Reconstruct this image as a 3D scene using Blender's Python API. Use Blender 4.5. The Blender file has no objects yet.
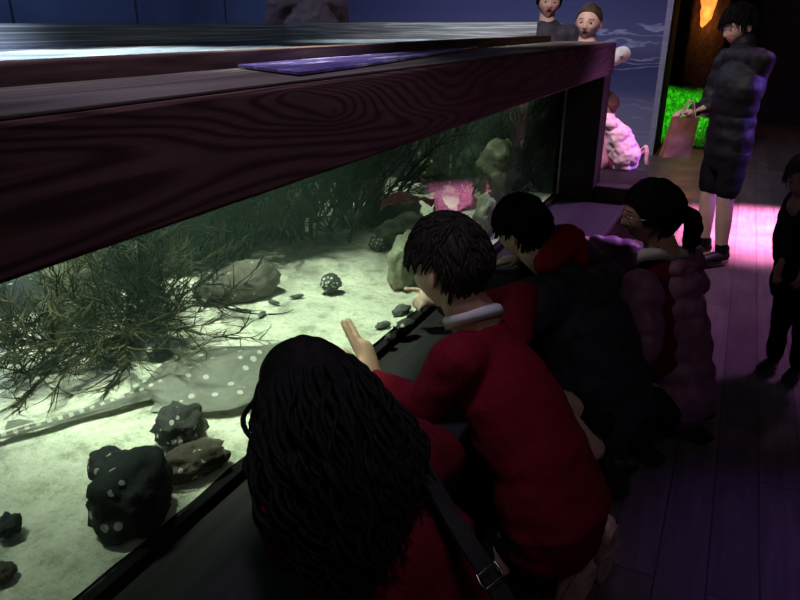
import bpy, bmesh, math, random
from mathutils import Vector, Matrix, noise, Quaternion
random.seed(7)
PI = math.pi
scene = bpy.context.scene
COL = scene.collection
scene.view_settings.view_transform = 'Standard'
scene.view_settings.look = 'None'
scene.view_settings.exposure = 0.0
scene.view_settings.gamma = 1.0
V = Vector

# ------------------------------------------------------------------ helpers
def sm(a, b, x):
    t = max(0.0, min(1.0, (x - a) / (b - a)))
    return t * t * (3 - 2 * t)

def gs(x, c, w):
    return math.exp(-((x - c) / w) ** 2)

def node_mat(name):
    m = bpy.data.materials.new(name)
    m.use_nodes = True
    nt = m.node_tree
    b = nt.nodes['Principled BSDF']
    return m, nt, b

def ramp(nt, stops, src):
    r = nt.nodes.new('ShaderNodeValToRGB')
    e = r.color_ramp.elements
    while len(e) < len(stops):
        e.new(0.5)
    for el, (p, c) in zip(e, stops):
        el.position = p
        el.color = (*c, 1) if len(c) == 3 else c
    nt.links.new(src, r.inputs[0])
    return r.outputs[0]

def coords(nt, scale=(1, 1, 1)):
    tc = nt.nodes.new('ShaderNodeTexCoord')
    mp = nt.nodes.new('ShaderNodeMapping')
    mp.inputs['Scale'].default_value = scale
    nt.links.new(tc.outputs['Object'], mp.inputs[0])
    return mp.outputs[0]

def tex_noise(nt, vec, scale, detail=4, rough=0.5, dist=0.0):
    n = nt.nodes.new('ShaderNodeTexNoise')
    n.inputs['Scale'].default_value = scale
    n.inputs['Detail'].default_value = detail
    n.inputs['Roughness'].default_value = rough
    n.inputs['Distortion'].default_value = dist
    nt.links.new(vec, n.inputs['Vector'])
    return n.outputs[0]

def tex_vor(nt, vec, scale, feature='F1', rnd=1.0):
    n = nt.nodes.new('ShaderNodeTexVoronoi')
    n.feature = feature
    n.inputs['Scale'].default_value = scale
    n.inputs['Randomness'].default_value = rnd
    nt.links.new(vec, n.inputs['Vector'])
    return n.outputs['Distance']

def math_n(nt, op, a, b=None):
    n = nt.nodes.new('ShaderNodeMath')
    n.operation = op
    for i, s in enumerate((a, b)):
        if s is None:
            continue
        if isinstance(s, (int, float)):
            n.inputs[i].default_value = s
        else:
            nt.links.new(s, n.inputs[i])
    return n.outputs[0]

def mixc(nt, fac, a, b):
    n = nt.nodes.new('ShaderNodeMix')
    n.data_type = 'RGBA'
    for s, k in ((fac, 0), (a, 6), (b, 7)):
        if isinstance(s, (int, float)):
            n.inputs[k].default_value = s
        elif isinstance(s, tuple):
            n.inputs[k].default_value = (*s, 1)
        else:
            nt.links.new(s, n.inputs[k])
    return n.outputs[2]

def bump(nt, b, h, strength=0.3, dist=0.01):
    n = nt.nodes.new('ShaderNodeBump')
    n.inputs['Strength'].default_value = strength
    n.inputs['Distance'].default_value = dist
    nt.links.new(h, n.inputs['Height'])
    nt.links.new(n.outputs[0], b.inputs['Normal'])

def simple(name, c, rough=0.7, vary=0.35, scale=30, bmp=0.15, metal=0.0, sheen=0.0, spec=0.3, stretch=(1, 1, 1)):
    m, nt, b = node_mat(name)
    v = coords(nt, stretch)
    n = tex_noise(nt, v, scale, 5)
    lo = tuple(x * (1 - vary) for x in c)
    hi = tuple(min(1, x * (1 + vary)) for x in c)
    nt.links.new(ramp(nt, [(0.3, lo), (0.7, hi)], n), b.inputs['Base Color'])
    b.inputs['Roughness'].default_value = rough
    b.inputs['Metallic'].default_value = metal
    b.inputs['Specular IOR Level'].default_value = spec
    if sheen:
        b.inputs['Sheen Weight'].default_value = sheen
    if bmp:
        bump(nt, b, n, bmp, 0.004)
    return m

def glow(name, c, strength):
    m, nt, b = node_mat(name)
    v = coords(nt)
    n = tex_noise(nt, v, 14, 3)
    col = ramp(nt, [(0.3, tuple(x * 0.6 for x in c)), (0.7, c)], n)
    nt.links.new(col, b.inputs['Base Color'])
    nt.links.new(col, b.inputs['Emission Color'])
    b.inputs['Emission Strength'].default_value = strength
    return m

def link(name, me, mat=None, parent=None, smooth=True):
    o = bpy.data.objects.new(name, me)
    COL.objects.link(o)
    if mat is not None:
        for mm in (mat if isinstance(mat, (list, tuple)) else [mat]):
            me.materials.append(mm)
    if smooth:
        for p in me.polygons:
            p.use_smooth = True
    if parent:
        o.parent = parent
        o.matrix_parent_inverse = Matrix.Translation(-parent.location)
    return o

def from_bm(name, bm, mat=None, parent=None, smooth=True):
    bmesh.ops.recalc_face_normals(bm, faces=bm.faces[:])
    me = bpy.data.meshes.new(name)
    bm.to_mesh(me)
    bm.free()
    return link(name, me, mat, parent, smooth)

def tag(o, label=None, cat=None, group=None, kind=None):
    if label: o['label'] = label
    if cat: o['category'] = cat
    if group: o['group'] = group
    if kind: o['kind'] = kind
    return o

def empty(name, loc, label, cat, group=None):
    o = bpy.data.objects.new(name, None)
    o.empty_display_size = 0.1
    COL.objects.link(o)
    o.location = loc
    return tag(o, label, cat, group)

def box(bm, lo, hi, bev=0.0, seg=2):
    lo, hi = V(lo), V(hi)
    m = Matrix.Translation((lo + hi) / 2) @ Matrix.Diagonal((*(hi - lo), 1))
    r = bmesh.ops.create_cube(bm, size=1, matrix=m)
    if bev:
        es = list({e for v in r['verts'] for e in v.link_edges})
        bmesh.ops.bevel(bm, geom=es, offset=bev, segments=seg, affect='EDGES', profile=0.5)

def tube(bm, pts, rads, n=14, wide=None, ratio=1.0, caps=3):
    """Tapered closed tube with round caps; wide = axis along which the section is stretched by ratio."""
    pts = [V(p) for p in pts]
    if isinstance(rads, (int, float)):
        rads = [rads] * len(pts)
    P, R = [], []
    d0 = (pts[1] - pts[0]).normalized()
    d1 = (pts[-1] - pts[-2]).normalized()
    for k in range(caps, 0, -1):
        a = k / caps * PI / 2 * 0.97
        P.append(pts[0] - d0 * rads[0] * math.sin(a)); R.append(rads[0] * math.cos(a))
    P += pts; R += list(rads)
    for k in range(1, caps + 1):
        a = k / caps * PI / 2 * 0.97
        P.append(pts[-1] + d1 * rads[-1] * math.sin(a)); R.append(rads[-1] * math.cos(a))
    ref = V(wide) if wide is not None else None
    rings = []
    u = None
    for i, p in enumerate(P):
        d = (P[min(i + 1, len(P) - 1)] - P[max(i - 1, 0)]).normalized()
        if ref is not None:
            u = ref - d * ref.dot(d)
        elif u is None:
            a = V((0, 0, 1)) if abs(d.z) < 0.9 else V((1, 0, 0))
            u = a.cross(d)
        else:
            u = u - d * u.dot(d)
        u.normalize()
        w = d.cross(u)
        rings.append([bm.verts.new(p + (u * math.cos(2 * PI * k / n) * ratio + w * math.sin(2 * PI * k / n)) * R[i]) for k in range(n)])
    for a, b in zip(rings, rings[1:]):
        for k in range(n):
            bm.faces.new((a[k], a[(k + 1) % n], b[(k + 1) % n], b[k]))
    bm.faces.new(rings[0][::-1])
    bm.faces.new(rings[-1])

def ellipsoid(bm, c, radii, rot=None, u=20, v=14):
    m = Matrix.Translation(V(c)) @ (rot.to_4x4() if rot else Matrix.Identity(4)) @ Matrix.Diagonal((*radii, 1))
    bmesh.ops.create_uvsphere(bm, u_segments=u, v_segments=v, radius=1, matrix=m)

def curve_pts(pts, n=8):
    """Catmull-Rom through points."""
    pts = [V(p) for p in pts]
    P = [pts[0] * 2 - pts[1]] + pts + [pts[-1] * 2 - pts[-2]]
    out = []
    for i in range(1, len(P) - 2):
        for k in range(n):
            t = k / n
            a, b, c, d = P[i - 1], P[i], P[i + 1], P[i + 2]
            out.append(0.5 * ((2 * b) + (c - a) * t + (2 * a - 5 * b + 4 * c - d) * t * t + (3 * b - a - 3 * c + d) * t ** 3))
    out.append(pts[-1])
    return out

def remeshed(bm, voxel, smooth_it=4, noise_amp=0.0, noise_f=20, post=None):
    """Fuse overlapping closed shapes into one continuous surface."""
    bmesh.ops.recalc_face_normals(bm, faces=bm.faces[:])
    me = bpy.data.meshes.new('tmp'); bm.to_mesh(me); bm.free()
    o = bpy.data.objects.new('tmp', me); COL.objects.link(o)
    r = o.modifiers.new('r', 'REMESH'); r.mode = 'VOXEL'; r.voxel_size = voxel
    if smooth_it:
        s = o.modifiers.new('s', 'SMOOTH'); s.factor = 0.5; s.iterations = smooth_it
    dg = bpy.context.evaluated_depsgraph_get()
    out = bpy.data.meshes.new_from_object(o.evaluated_get(dg))
    bpy.data.objects.remove(o); bpy.data.meshes.remove(me)
    if noise_amp:
        ns = [v.normal.copy() for v in out.vertices]
        for v, n in zip(out.vertices, ns):
            p = v.co * noise_f
            k = noise.noise(p) + 0.5 * noise.noise(p * 2.1)
            v.co += n * k * noise_amp
    if post:
        post(out)
    return out

# ------------------------------------------------------------------ people
def basis(fwd, up=(0, 0, 1)):
    f = V(fwd).normalized()
    r = f.cross(V(up)).normalized()
    u = r.cross(f)
    return Matrix((r, f, u)).transposed()      # columns: right, forward, up

def head_point(d, mouth=0.0):
    x, y, z = d
    px, py, pz = x * 0.365, y * 0.44, z * 0.5
    if z < 0:
        k = sm(0, 0.95, -z)
        px *= 1 - 0.30 * k
        py *= (1 - 0.42 * k) if y < 0 else (1 - 0.02 * k)
    if y < 0 and z > -0.2:
        py *= 1.05
    if y > 0:
        fr = sm(0.0, 0.5, y)
        py += fr * (0.10 * gs(px, 0, 0.055) * gs(pz, -0.125, 0.06) + 0.045 * gs(px, 0, 0.04) * gs(pz, -0.03, 0.08)
                    - 0.045 * (gs(px, 0.15, 0.07) + gs(px, -0.15, 0.07)) * gs(pz, 0.0, 0.055)
                    + 0.02 * gs(abs(px), 0.14, 0.12) * gs(pz, 0.085, 0.04)
                    + 0.03 * gs(px, 0, 0.10) * gs(pz, -0.235, 0.025) + 0.03 * gs(px, 0, 0.09) * gs(pz, -0.305, 0.025)
                    - (0.012 + 0.05 * mouth) * gs(px, 0, 0.07) * gs(pz, -0.27, 0.014 + 0.02 * mouth)
                    + 0.035 * gs(px, 0, 0.10) * gs(pz, -0.43, 0.06)
                    + 0.015 * gs(abs(px), 0.2, 0.08) * gs(pz, -0.12, 0.08))
    return V((px, py, pz))

def head_bm(bm, M, mouth=0.0, nu=64, nv=44, f=None):
    rows = []
    for j in range(1, nv):
        th = PI * j / nv
        row = []
        for i in range(nu):
            ph = 2 * PI * i / nu
            d = V((math.sin(th) * math.cos(ph), math.sin(th) * math.sin(ph), math.cos(th)))
            p = head_point(d, mouth)
            if f: p = f(p, d)
            row.append(bm.verts.new(M @ p))
        rows.append(row)
    def pole(s):
        p = head_point(V((0, 0, s)), mouth)
        if f: p = f(p, V((0, 0, s)))
        return bm.verts.new(M @ p)
    t, b = pole(1), pole(-1)
    for i in range(nu):
        bm.faces.new((t, rows[0][i], rows[0][(i + 1) % nu]))
        bm.faces.new((b, rows[-1][(i + 1) % nu], rows[-1][i]))
        for a, c in zip(rows, rows[1:]):
            bm.faces.new((a[i], c[i], c[(i + 1) % nu], a[(i + 1) % nu]))

def hair_mask(p, fringe=0.25, nape=-0.30, side=0.02):
    y = p.y
    if y > 0.12:
        th = side + (fringe - side) * sm(0.12, 0.36, y)
    elif y > -0.08:
        th = side
    else:
        th = nape + (side - nape) * sm(-0.22, -0.08, y)
    return sm(th - 0.02, th + 0.03, p.z)

def hand(bm, wrist, d, nrm, side, sc=1.0, curl=(0.2, 0.15, 0.2, 0.3, 0.35), spread=0.12, thumb=0.9):
    """Palm plus four fingers and a thumb. d: fingers' direction, nrm: palm normal, side: +1 / -1 thumb side."""
    d = V(d).normalized(); nrm = V(nrm); nrm = (nrm - d * nrm.dot(d)).normalized(); s = d.cross(nrm) * side
    w = V(wrist)
    L = 0.075 * sc
    tube(bm, [w - d * 0.01, w + d * L * 0.5, w + d * L], [0.017 * sc, 0.018 * sc, 0.017 * sc], n=12, wide=s, ratio=1.75)
    for k, (off, ln) in enumerate(((0.027, 0.062), (0.009, 0.070), (-0.009, 0.065), (-0.026, 0.050))):
        c = curl[k + 1]
        a = spread * (1.2 - k * 0.85)
        p = w + d * L * 0.95 + s * off * sc
        dd = (d + s * a).normalized()
        pts = [p - dd * 0.02]
        ang = 0
        for q in range(3):
            ang += c
            p = p + (dd * math.cos(ang) + nrm * math.sin(ang)) * ln * sc / 3 * (1.15 - 0.15 * q)
            pts.append(p)
        tube(bm, pts, [0.0085 * sc, 0.0085 * sc, 0.0078 * sc, 0.0068 * sc], n=10)
    p = w + d * L * 0.25 + s * 0.022 * sc
    t1 = (s * thumb + d * 0.75).normalized()
    t2 = (s * thumb * 0.5 + d * 0.9 + nrm * 0.25).normalized()
    tube(bm, [p - t1 * 0.01, p + t1 * 0.032 * sc, p + t1 * 0.032 * sc + t2 * 0.03 * sc], [0.011 * sc, 0.0095 * sc, 0.0075 * sc], n=10)

MATS = {}
def build_person(root, J, skin, head, hs=0.2, hair=None, hairmat=None, mouth=0.0, limbs=(), hands=(), hair_th=0.07, fringe=0.25,
                 nape=-0.3, side=0.02, hair_noise=0.012, voxel=0.005, eyes=True, tufts=0, tuft_len=0.5, tuft_w=0.022, tuft_front=2.0):
    """head=(centre, forward, up). limbs: list of (points, radii). Returns head matrix."""
    c, fwd, up = head
    M = Matrix.Translation(V(c)) @ basis(fwd, up).to_4x4() @ Matrix.Scale(hs, 4)
    Mi = M.inverted()
    bm = bmesh.new()
    head_bm(bm, M, mouth)
    for sx in (-1, 1):
        r = Matrix.Rotation(sx * 0.35, 3, 'Z') @ Matrix.Rotation(-0.15, 3, 'X')
        ellipsoid(bm, M @ V((sx * 0.365, -0.02, -0.06)), (0.035 * hs, 0.075 * hs, 0.125 * hs), M.to_3x3().normalized() @ r, 14, 10)
    if 'neck' in J:
        tube(bm, [M @ V((0, -0.10, -0.12)), M @ V((0, -0.10, -0.38)), V(J['neck'])], [0.24 * hs, 0.25 * hs, 0.30 * hs])
    for pts, rr in limbs:
        tube(bm, pts, rr)
    for h in hands:
        hand(bm, **h)
    for pts, rr, wd, ra in J.get('torso', []):
        tube(bm, pts, rr, wide=wd, ratio=ra, n=20)
    def paint(me):
        for p in me.polygons:
            q = Mi @ p.center
            if q.y > 0.2 and abs(q.z) < 0.5 and abs(q.x) < 0.3:
                if (q.x / 0.115) ** 2 + ((q.z + 0.27) / (0.055 + 0.03 * mouth)) ** 2 < 1:
                    p.material_index = 1
                    if mouth and (q.x / 0.07) ** 2 + ((q.z + 0.27) / (0.02 + 0.025 * mouth)) ** 2 < 1:
                        p.material_index = 2
                elif 0.05 < abs(q.x) < 0.23 and abs(q.z - 0.115 + 1.2 * (abs(q.x) - 0.12) ** 2) < 0.011:
                    p.material_index = 2
    me = remeshed(bm, voxel, 2, post=paint)
    link('body', me, [skin, MATS['lips'], MATS['brow']], root)
    if eyes:
        for sx in (-1, 1):
            e = bmesh.new()
            ctr = M @ V((sx * 0.145, 0.332, 0.0))
            ellipsoid(e, ctr, (0.070 * hs, 0.056 * hs, 0.055 * hs), M.to_3x3().normalized(), 20, 16)
            f3 = (M.to_3x3() @ V((0, 1, 0))).normalized()
            for fc in e.faces:
                fc.material_index = 1 if (fc.calc_center_median() - ctr).normalized().dot(f3) > 0.80 else 0
            from_bm('eye', e, [MATS['eyewhite'], MATS['iris']], root)
    if hairmat:
        hb = bmesh.new()
        def f(p, d):
            m = hair_mask(p, fringe, nape, side)
            nn = noise.noise(V((p.x * 9, p.y * 9, p.z * 4))) + 0.6 * noise.noise(p * 22)
            k = 1 + m * (hair_th / 0.42) * (1.05 + 0.25 * max(0, d.z)) + m * nn * hair_noise * 2.0 - (1 - m) * 0.10
            return p * k
        head_bm(hb, M, 0.0, 96, 64, f)
        rnd = random.Random(int(hs * 1e4) + tufts)
        cnt = 0
        while cnt < tufts:
            d = V((rnd.gauss(0, 1), rnd.gauss(0, 1), rnd.gauss(0.3, 1))).normalized()
            if hair_mask(head_point(d), fringe, nape, side) < 0.6 or d.y > tuft_front: continue
            cnt += 1
            gdir = V((rnd.uniform(-0.6, 0.6), 0.35 + rnd.uniform(-0.4, 0.4), -0.8))
            t = (gdir - d * gdir.dot(d)).normalized()
            pts = []
            for q in range(5):
                di = (d + t * tuft_len * q / 4).normalized()
                lift = hair_th / 0.42 * (1.0 + 0.35 * q / 4 * rnd.uniform(0.2, 1.4)) + 0.02
                pts.append(M @ (head_point(di) * (1 + lift)))
            tube(hb, pts, [tuft_w * hs * k for k in (0.9, 1.0, 0.85, 0.6, 0.15)], n=5, caps=1)
        from_bm('hair', hb, hairmat, root)
    return M

def garment(root, name, mat, tubes, voxel=0.007, amp=0.004, freq=14, it=5, balls=(), extra=None, puff=None):
    bm = bmesh.new()
    for tb in tubes:
        pts, rr = tb[0], tb[1]
        wd = tb[2] if len(tb) > 2 else None
        ra = tb[3] if len(tb) > 3 else 1.0
        if puff:                                   # quilted rings
            P = curve_pts(pts, 10) if len(pts) > 2 else [V(pts[0]).lerp(V(pts[1]), k / 16) for k in range(17)]
            rs = rr if not isinstance(rr, (int, float)) else [rr] * len(pts)
            R, acc = [], 0
            n = len(P)
            for i, p in enumerate(P):
                if i: acc += (P[i] - P[i - 1]).length
                u = i / (n - 1) * (len(rs) - 1); a = int(min(u, len(rs) - 2)); w = u - a
                R.append((rs[a] * (1 - w) + rs[a + 1] * w) * (1 - 0.0) - puff[1] * (1 - abs(math.sin(PI * acc / puff[0])) ** 0.6))
            pts, rr = P, R
        tube(bm, pts, rr, n=22, wide=wd, ratio=ra)
    for c, rad in balls:
        ellipsoid(bm, c, rad)
    if extra: extra(bm)
    me = remeshed(bm, voxel, it, amp, freq)
    return link(name, me, mat, root)

def band(root, name, mat, pts, r, ratio=1.0, wide=None, voxel=0.004):
    bm = bmesh.new()
    tube(bm, curve_pts(pts, 8), r, n=12, wide=wide, ratio=ratio)
    return from_bm(name, bm, mat, root)

def stand(base, ang, h, arms=None, lean=0.0):
    """Joint table of an upright figure; ang = facing direction in the ground plane."""
    f = V((math.cos(ang), math.sin(ang), 0)); r = V((math.sin(ang), -math.cos(ang), 0)); b = V(base); z = V((0, 0, 1))
    P = lambda x, y, zz: b + r * x * h + f * (y + lean * zz) * h + z * zz * h
    J = dict(f=f, r=r, h=h, P=P, head=P(0, 0.01, 0.925), neck=P(0, -0.01, 0.835), chest=P(0, 0, 0.72), waist=P(0, 0.005, 0.60), pelvis=P(0, 0, 0.51))
    for s, k in ((-1, 'L'), (1, 'R')):
        J['sh' + k] = P(s * 0.105, -0.005, 0.80); J['el' + k] = P(s * 0.135, -0.02, 0.625); J['wr' + k] = P(s * 0.14, 0.04, 0.485)
        J['hip' + k] = P(s * 0.05, 0, 0.49); J['kn' + k] = P(s * 0.052, 0.012, 0.27); J['an' + k] = P(s * 0.055, -0.01, 0.045)
        J['heel' + k] = P(s * 0.055, -0.03, 0.022); J['toe' + k] = P(s * 0.062, 0.09, 0.018)
    if arms: J.update({k: V(v) for k, v in arms.items()})
    return J

def legs(J, k=1.0):
    h = J['h'] * k
    return [([J['hip' + s], J['kn' + s], J['kn' + s].lerp(J['an' + s], 0.35), J['an' + s]], [0.05 * h, 0.032 * h, 0.032 * h, 0.02 * h]) for s in 'LR'] + \
           [([J['heel' + s], J['toe' + s]], [0.02 * h, 0.015 * h]) for s in 'LR']

def arms_of(J):
    h = J['h']
    return [([J['sh' + s], J['el' + s], J['wr' + s]], [0.03 * h, 0.024 * h, 0.016 * h]) for s in 'LR']

def torso_of(J, k=1.0):
    h = J['h']
    return [([J['pelvis'], J['waist'], J['chest'], J['chest'].lerp(J['neck'], 0.7)], [0.062 * h * k, 0.058 * h * k, 0.066 * h * k, 0.045 * h * k], J['r'], 1.5)]

def shoe(root, mat, solemat, heel, toe, up=(0, 0, 1), sc=1.0, name='shoe'):
    heel, toe, up = V(heel), V(toe), V(up)
    d = (toe - heel).normalized(); up = (up - d * up.dot(d)).normalized(); s = d.cross(up)
    bm = bmesh.new()
    tube(bm, [heel + up * 0.035 * sc, heel.lerp(toe, 0.45) + up * 0.036 * sc, toe + up * 0.022 * sc], [0.032 * sc, 0.033 * sc, 0.024 * sc], n=16, wide=s, ratio=1.15)
    tube(bm, [heel + up * 0.03 * sc, heel + up * 0.085 * sc + d * 0.01], [0.03 * sc, 0.033 * sc])
    o = link(name, remeshed(bm, 0.005, 4), mat, root)
    bm = bmesh.new()
    n = 24; rings = []
    for lvl in (-0.008, 0.012):
        ring = []
        for k in range(n):
            a = 2 * PI * k / n
            x = math.cos(a); y = math.sin(a)
            ln = ((toe - heel).length / 2 + 0.03 * sc)
            w = 0.036 * sc * (1 + 0.18 * x)
            ring.append(bm.verts.new(heel.lerp(toe, 0.5) + d * x * ln + s * y * w * (1 - 0.25 * abs(x) ** 4) + up * lvl * sc))
        rings.append(ring)
    for k in range(n):
        bm.faces.new((rings[0][k], rings[0][(k + 1) % n], rings[1][(k + 1) % n], rings[1][k]))
    bm.faces.new(rings[0]); bm.faces.new(rings[1])
    so = from_bm('shoe_sole', bm, solemat, root, smooth=False)
    so.parent = o; so.matrix_parent_inverse = o.matrix_parent_inverse.copy() if False else Matrix.Identity(4)
    return o

# ------------------------------------------------------------------ materials
def skin_mat(name, c):
    m = simple(name, c, 0.55, 0.08, 40, 0.05)
    m.node_tree.nodes['Principled BSDF'].inputs['Subsurface Weight'].default_value = 0.08
    m.node_tree.nodes['Principled BSDF'].inputs['Subsurface Radius'].default_value = (0.01, 0.004, 0.002)
    return m
MATS['lips'] = simple('lip_skin', (0.42, 0.14, 0.13), 0.5, 0.1)
MATS['brow'] = simple('brow_hair', (0.03, 0.018, 0.014), 0.7, 0.2)
MATS['eyewhite'] = simple('eye_white', (0.7, 0.68, 0.66), 0.2, 0.03, bmp=0)
MATS['iris'] = simple('eye_iris', (0.03, 0.016, 0.01), 0.1, 0.2, bmp=0)
SKIN = skin_mat('skin_warm', (0.50, 0.30, 0.22))
SKIN2 = skin_mat('skin_light', (0.60, 0.40, 0.32))
SKIN3 = skin_mat('skin_tan', (0.40, 0.23, 0.16))
HAIR_BLACK = simple('hair_black', (0.006, 0.005, 0.005), 0.75, 0.6, 60, 0.4, stretch=(1, 1, 0.15), spec=0.07)
HAIR_BROWN = simple('hair_dark_brown', (0.014, 0.009, 0.007), 0.65, 0.6, 60, 0.4, stretch=(1, 1, 0.15), spec=0.2)
RED_KNIT = simple('red_knit', (0.15, 0.006, 0.016), 0.9, 0.25, 180, 0.35, spec=0.08)
RED_CARDI = simple('red_cardigan_knit', (0.085, 0.004, 0.010), 0.9, 0.25, 180, 0.35, spec=0.08)
RED_HOOD = simple('red_fleece', (0.26, 0.008, 0.010), 0.9, 0.2, 120, 0.3, spec=0.1)
MAROON = simple('maroon_knit', (0.09, 0.006, 0.018), 0.9, 0.25, 160, 0.3, spec=0.1)
WHITE_CLOTH = simple('white_cotton', (0.62, 0.60, 0.62), 0.8, 0.06, 60, 0.1)
BLACK_CLOTH = simple('black_cloth', (0.008, 0.008, 0.010), 0.85, 0.3, 90, 0.2, spec=0.15)
NAVY_COAT = simple('dark_navy_coat', (0.032, 0.031, 0.048), 0.65, 0.35, 25, 0.2)
BLACK_PUFFER = simple('black_puffer', (0.008, 0.0075, 0.011), 0.62, 0.3, 20, 0.25, spec=0.35)
PURPLE_PUFFER = simple('mauve_puffer', (0.24, 0.10, 0.21), 0.5, 0.25, 22, 0.3, spec=0.4)
BLUE_CLOTH = simple('blue_jersey', (0.03, 0.05, 0.24), 0.8, 0.2)
PINK_CLOTH = simple('pink_cloth', (0.75, 0.30, 0.50), 0.7, 0.2)
PINK_PALE = simple('pale_pink_nylon', (0.80, 0.52, 0.64), 0.55, 0.15, 30, 0.3)
GREYBROWN = simple('grey_brown_jersey', (0.16, 0.12, 0.13), 0.85, 0.2)
SHOE_RED = simple('worn_shoe_sole', (0.50, 0.33, 0.33), 0.8, 0.5, 24, 0.4)
SHOE_DARK = simple('dark_shoe', (0.02, 0.018, 0.02), 0.5, 0.3)
SHOE_LIGHT = simple('pale_shoe', (0.38, 0.30, 0.32), 0.6, 0.25)
STEEL = simple('bright_metal', (0.75, 0.74, 0.76), 0.25, 0.1, metal=1.0)

# ------------------------------------------------------------------ camera
cam = bpy.data.cameras.new('camera'); camo = bpy.data.objects.new('camera', cam); COL.objects.link(camo)
cam.sensor_fit = 'HORIZONTAL'; cam.sensor_width = 36; cam.lens = 36 * 680 / 800
cam.clip_start = 0.03
camo.location = (0, 0, 1.4); camo.rotation_euler = (PI / 2 - math.radians(22.019), 0, math.radians(25.763))
scene.camera = camo

# ------------------------------------------------------------------ the room
m, nt, b = node_mat('dark_floorboards')
v = coords(nt)
mp = nt.nodes.new('ShaderNodeMapping'); mp.inputs['Rotation'].default_value = (0, 0, PI / 2); nt.links.new(v, mp.inputs[0])
br = nt.nodes.new('ShaderNodeTexBrick'); nt.links.new(mp.outputs[0], br.inputs['Vector'])
br.inputs['Scale'].default_value = 1.0; br.inputs['Brick Width'].default_value = 1.6; br.inputs['Row Height'].default_value = 0.13
br.inputs['Mortar Size'].default_value = 0.0025; br.offset = 0.37
br.inputs['Color1'].default_value = (0.17, 0.13, 0.14, 1); br.inputs['Color2'].default_value = (0.11, 0.085, 0.095, 1); br.inputs['Mortar'].default_value = (0.03, 0.02, 0.025, 1)
v2 = coords(nt, (9, 0.7, 1))
n1 = tex_noise(nt, v2, 4, 6, 0.6)
nt.links.new(mixc(nt, ramp(nt, [(0.3, (0, 0, 0)), (0.75, (0.8, 0.8, 0.8))], n1), br.outputs[0], (0.06, 0.045, 0.05)), b.inputs['Base Color'])
n2 = tex_noise(nt, coords(nt), 3, 5, 0.6)
nt.links.new(ramp(nt, [(0.3, (0.30, 0.30, 0.30)), (0.7, (0.55, 0.55, 0.55))], n2), b.inputs['Roughness'])
bump(nt, b, n1, 0.12, 0.003)
FLOOR = m
def slab(name, lo, hi, mat):
    bm = bmesh.new(); box(bm, lo, hi)
    return tag(from_bm(name, bm, mat, smooth=False), kind='structure')
slab('floor', (-5, -2, -0.1), (2.6, 12.2, 0), FLOOR)
DARKWALL = simple('dark_navy_wall', (0.022, 0.022, 0.045), 0.8, 0.4, 2, 0.1)
CEIL = simple('black_ceiling', (0.01, 0.01, 0.012), 0.9, 0.3, 3, 0.1)
slab('ceiling', (-5, -2, 3.2), (2.6, 12.2, 3.3), CEIL)
slab('wall_right', (2.5, -2, 0), (2.6, 12.2, 3.2), DARKWALL)
slab('wall_back', (-5, 12.1, 0), (2.6, 12.2, 3.2), DARKWALL)
slab('wall_near', (-5, -2.1, 0), (2.6, -2.0, 3.2), DARKWALL)
# blue painted panel wall along the far side of the tank
m, nt, b = node_mat('blue_panel_paint')
v = coords(nt)
n = tex_noise(nt, v, 1.6, 5, 0.6)
sep = nt.nodes.new('ShaderNodeSeparateXYZ'); nt.links.new(v, sep.inputs[0])
seam = math_n(nt, 'LESS_THAN', math_n(nt, 'FRACT', math_n(nt, 'MULTIPLY', sep.outputs[1], 0.83)), 0.02)
nt.links.new(mixc(nt, seam, ramp(nt, [(0.3, (0.04, 0.075, 0.17)), (0.7, (0.07, 0.12, 0.26))], n), (0.01, 0.015, 0.03)), b.inputs['Base Color'])
b.inputs['Roughness'].default_value = 0.7
slab('wall_left', (-5, -2, 0), (-4.9, 12.2, 3.2), m)
# the sea mural on the end wall
m, nt, b = node_mat('sea_mural_paint')
v = coords(nt)
sep = nt.nodes.new('ShaderNodeSeparateXYZ'); nt.links.new(v, sep.inputs[0])
z = sep.outputs[2]
base = ramp(nt, [(0.0, (0.28, 0.25, 0.36)), (0.25, (0.19, 0.18, 0.28)), (0.36, (0.06, 0.065, 0.17)), (0.48, (0.035, 0.04, 0.12)), (0.60, (0.10, 0.105, 0.2)), (0.8, (0.05, 0.055, 0.14))],
            math_n(nt, 'MULTIPLY', z, 0.5))
wv = nt.nodes.new('ShaderNodeTexWave'); wv.wave_type = 'BANDS'; wv.bands_direction = 'Z'
wv.inputs['Scale'].default_value = 2.0; wv.inputs['Distortion'].default_value = 16; wv.inputs['Detail'].default_value = 3; wv.inputs['Detail Scale'].default_value = 1.6
nt.links.new(coords(nt, (0.45, 1, 1.6)), wv.inputs['Vector'])
foam = ramp(nt, [(0.0, (0, 0, 0)), (0.80, (0, 0, 0)), (0.97, (0.8, 0.8, 0.8))], wv.outputs[1])
n2 = tex_noise(nt, coords(nt, (1, 1, 2)), 5, 4, 0.6)
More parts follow.
